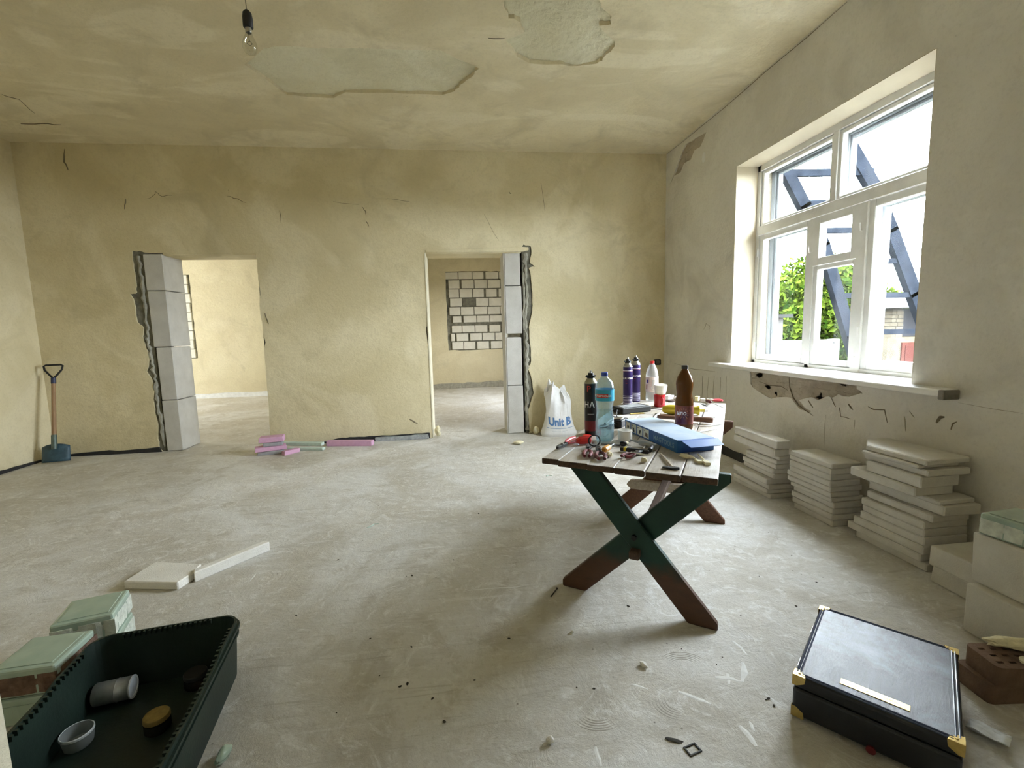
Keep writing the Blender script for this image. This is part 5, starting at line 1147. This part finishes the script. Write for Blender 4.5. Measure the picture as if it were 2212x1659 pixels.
# socket box by the corner, patch on the window wall
p = ony(1420, 782); t = thing('socket_box', 'black junction box on the wall beside the corner', 'junction box', (p.x-.005, D, p.z))
bm = NB(); prism(bm, rrect(-.045, .04, -.035, .035, .012, 4), -.028, 0, 'y'); obj('box_body', bm, BLK, t, bevel=.003)
bm = NB(); lathe(bm, [(.026, 0), (.026, .006), (.02, .007), (.0, .004)], 18, Matrix.Translation((-.002, -.028, 0)) @ Matrix.Rotation(math.pi/2, 4, 'X')); obj('cover_ring', bm, simple('grey_cover', (.10, .10, .09), .6), t, smooth=True)
p = onx(1520, 340); bm = NB(); lathe(bm, [(0, .004), (.028, .003), (.034, 0)], 18, Matrix.Translation((XR, p.y, p.z)) @ Matrix.Rotation(-math.pi/2, 4, 'Y') @ Matrix.Diagonal((1.5, 1, 1, 1))); obj('filler_dab', bm, SILL, wall_right, smooth=True)
# foam lumps near the second doorway, scraps on the floor
lump('foam_lump', 'big ivory foam lump between the doorway and the sack', 'foam', onz(1158, 938), .05, (.75, .7, .85), IVORY, 11)
lump('foam_lump', 'flat ivory foam lump on the open floor before the second doorway', 'foam', onz(1120, 960), .045, (1.3, .8, .45), IVORY, 12)
lump('foam_lump', 'tiny ivory foam bit beside the block jamb', 'foam', onz(1146, 936), .022, (1.4, .8, .5), IVORY, 13)
lump('foam_lump', 'ragged ivory foam left at the foot of the doorway edge', 'foam', Vector((DR0+.05, D+.06, 0)), .05, (.7, .6, 1.3), IVORY, 14)
lump('white_chip', 'white chip on the bare floor by the black case', 'chip', onz(1188, 1604), .011, (1.1, 1, .9), AAC, 15, sub=2)
lump('white_chip', 'pale chip on the floor in front of the table', 'chip', onz(1390, 1440), .012, (1.4, .9, .7), AAC, 16, sub=2)
lump('white_chip', 'small white chip near the table foot', 'chip', onz(1236, 1367), .008, (1, 1, .8), AAC, 17, sub=2)
p = onz(484, 1640); lump('green_scrap', 'small green glass scrap on the floor beside the crate', 'scrap', p, .022, (1.5, .7, .7), GG, 18)
p = onz(1496, 1620); bm = NB()
for q in ((-.022, .022, -.016, -.011), (-.022, .022, .011, .016), (-.022, -.016, -.011, .011), (.016, .022, -.011, .011)): box(bm, *q, 0, .004)
o = obj('square_ring', bm, DKST, None, bevel=.001); o.location = p; o.rotation_euler = (0, 0, .25); tag(o, 'small dark square metal ring on the foreground floor', 'ring')
lump('rag_bit', 'dark torn rag bit next to the square metal ring', 'rag', onz(1455, 1600), .014, (1.8, .5, .15), simple('dark_rag', (.06, .055, .045), .9, var=.4), 19)
t, L = between('steel_nail', 'dark nail on the floor near the table foot', 'nail', onz(1190, 1290), onz(1203, 1273)); bm = NB(); tube(bm, [(0, 0, .003), (L, 0, .003)], .0028, 6); obj('shank', bm, DKST, t); bm = NB(); lathe(bm, [(0, 0), (.005, 0), (.005, .002), (0, .002)], 8, XM(L, .004)); obj('head', bm, DKST, t)
bm = NB(); P = [onz(x, y)+Vector((0, 0, .003)) for x, y in ((792, 1141), (803, 1137), (808, 1133), (818, 1132))]; tube(bm, P, [.002, .006, .005, .003], 6); tag(obj('mint_scrap', bm, MF, smooth=True), 'curled mint scrap on the middle of the floor', 'scrap')
bm = NB(); P = [onz(x, y)+Vector((0, 0, .002)) for x, y in ((1180, 1029), (1186, 1027), (1192, 1028))]; tube(bm, P, .005, 6); tag(obj('mint_scrap', bm, MF, smooth=True), 'tiny mint scrap on the floor beyond the table edge', 'scrap')
DEB = simple('dark_debris', (.05, .042, .03), .9, var=.4); r_ = random.Random(21)
spots_ = [(818, 1093), (1034, 1110), (878, 1245), (890, 1244), (800, 1380), (889, 1398), (934, 1510), (727, 1540), (864, 1484), (880, 1478), (1246, 1486), (1283, 1488), (1472, 1402), (1357, 1310), (1660, 1150), (1680, 1165), (1710, 1200), (1764, 1258), (1720, 1310), (1640, 1245), (1560, 1420), (1548, 1436), (1660, 1510), (1672, 1525), (1655, 1512), (1600, 1330), (730, 1210), (640, 1330), (820, 1460), (960, 1560), (1025, 1470), (1100, 1380), (980, 1210), (600, 1240)]
for i, (x, y) in enumerate(spots_):
    p = onz(x, y); s_ = r_.uniform(.002, .0055); bm = NB(); v = bmesh.ops.create_icosphere(bm, subdivisions=1, radius=s_)['verts']
    for q in v: q.co.z *= .45; q.co.x *= r_.uniform(1, 2.2)
    zm = min(q.co.z for q in v); o = obj('debris_chip', bm, DEB); o.location = (p.x, p.y, -zm); o.rotation_euler = (0, 0, r_.uniform(0, 6)); tag(o, 'small dark chip of debris on the concrete floor', 'debris', 'debris chips on the floor')

# plaster smears and trowel arcs on the screed
floor_o = bpy.data.objects['floor']; SMEAR = simple('white_plaster_smear', (.82, .82, .80), .8, var=.15, vs_=40); ARC = simple('scrape_mark', (.44, .42, .37), .9, var=.2)
for i, (pts, r) in enumerate(((((1365, 1478), (1400, 1489)), .004), (((1466, 1494), (1495, 1504), (1536, 1521)), .008), (((1580, 1384), (1600, 1397), (1614, 1415)), .005), (((1605, 1430), (1607, 1452), (1603, 1473)), .009), (((1545, 1464), (1575, 1466), (1602, 1472)), .010), (((1572, 1455), (1574, 1478)), .006),
        (((1598, 1568), (1618, 1590), (1634, 1612)), .009), (((1618, 1558), (1630, 1580)), .004), (((1287, 1612), (1292, 1640), (1298, 1655)), .006), (((870, 1190), (905, 1186), (960, 1180)), .005), (((1010, 1275), (1080, 1271), (1130, 1266)), .004), (((540, 1255), (552, 1240)), .004))):
    o = crack(pts, r, lambda x, y: onz(x, y, .0), floor_o, 200+i, SMEAR); o.name = 'plaster_smear'
    for v in o.data.vertices: v.co.z *= .16
for i, (cx_, cy2, r0, a0, a1) in enumerate(((1290, 1535, .05, 200, 300), (1478, 1440, .05, 20, 130), (1470, 1515, .05, 160, 250))):
    c = onz(cx_, cy2)
    for k in range(5):
        rr = r0+k*.011; bm = NB(); tube(bm, [(c.x+rr*math.cos(math.radians(a0+(a1-a0)*j/10)), c.y+rr*.8*math.sin(math.radians(a0+(a1-a0)*j/10)), 0) for j in range(11)], [.0004+.0022*math.sin(math.pi*(j+.3)/10.6) for j in range(11)], 5)
        o = obj('trowel_arc', bm, ARC, floor_o)
        for v in o.data.vertices: v.co.z *= .3
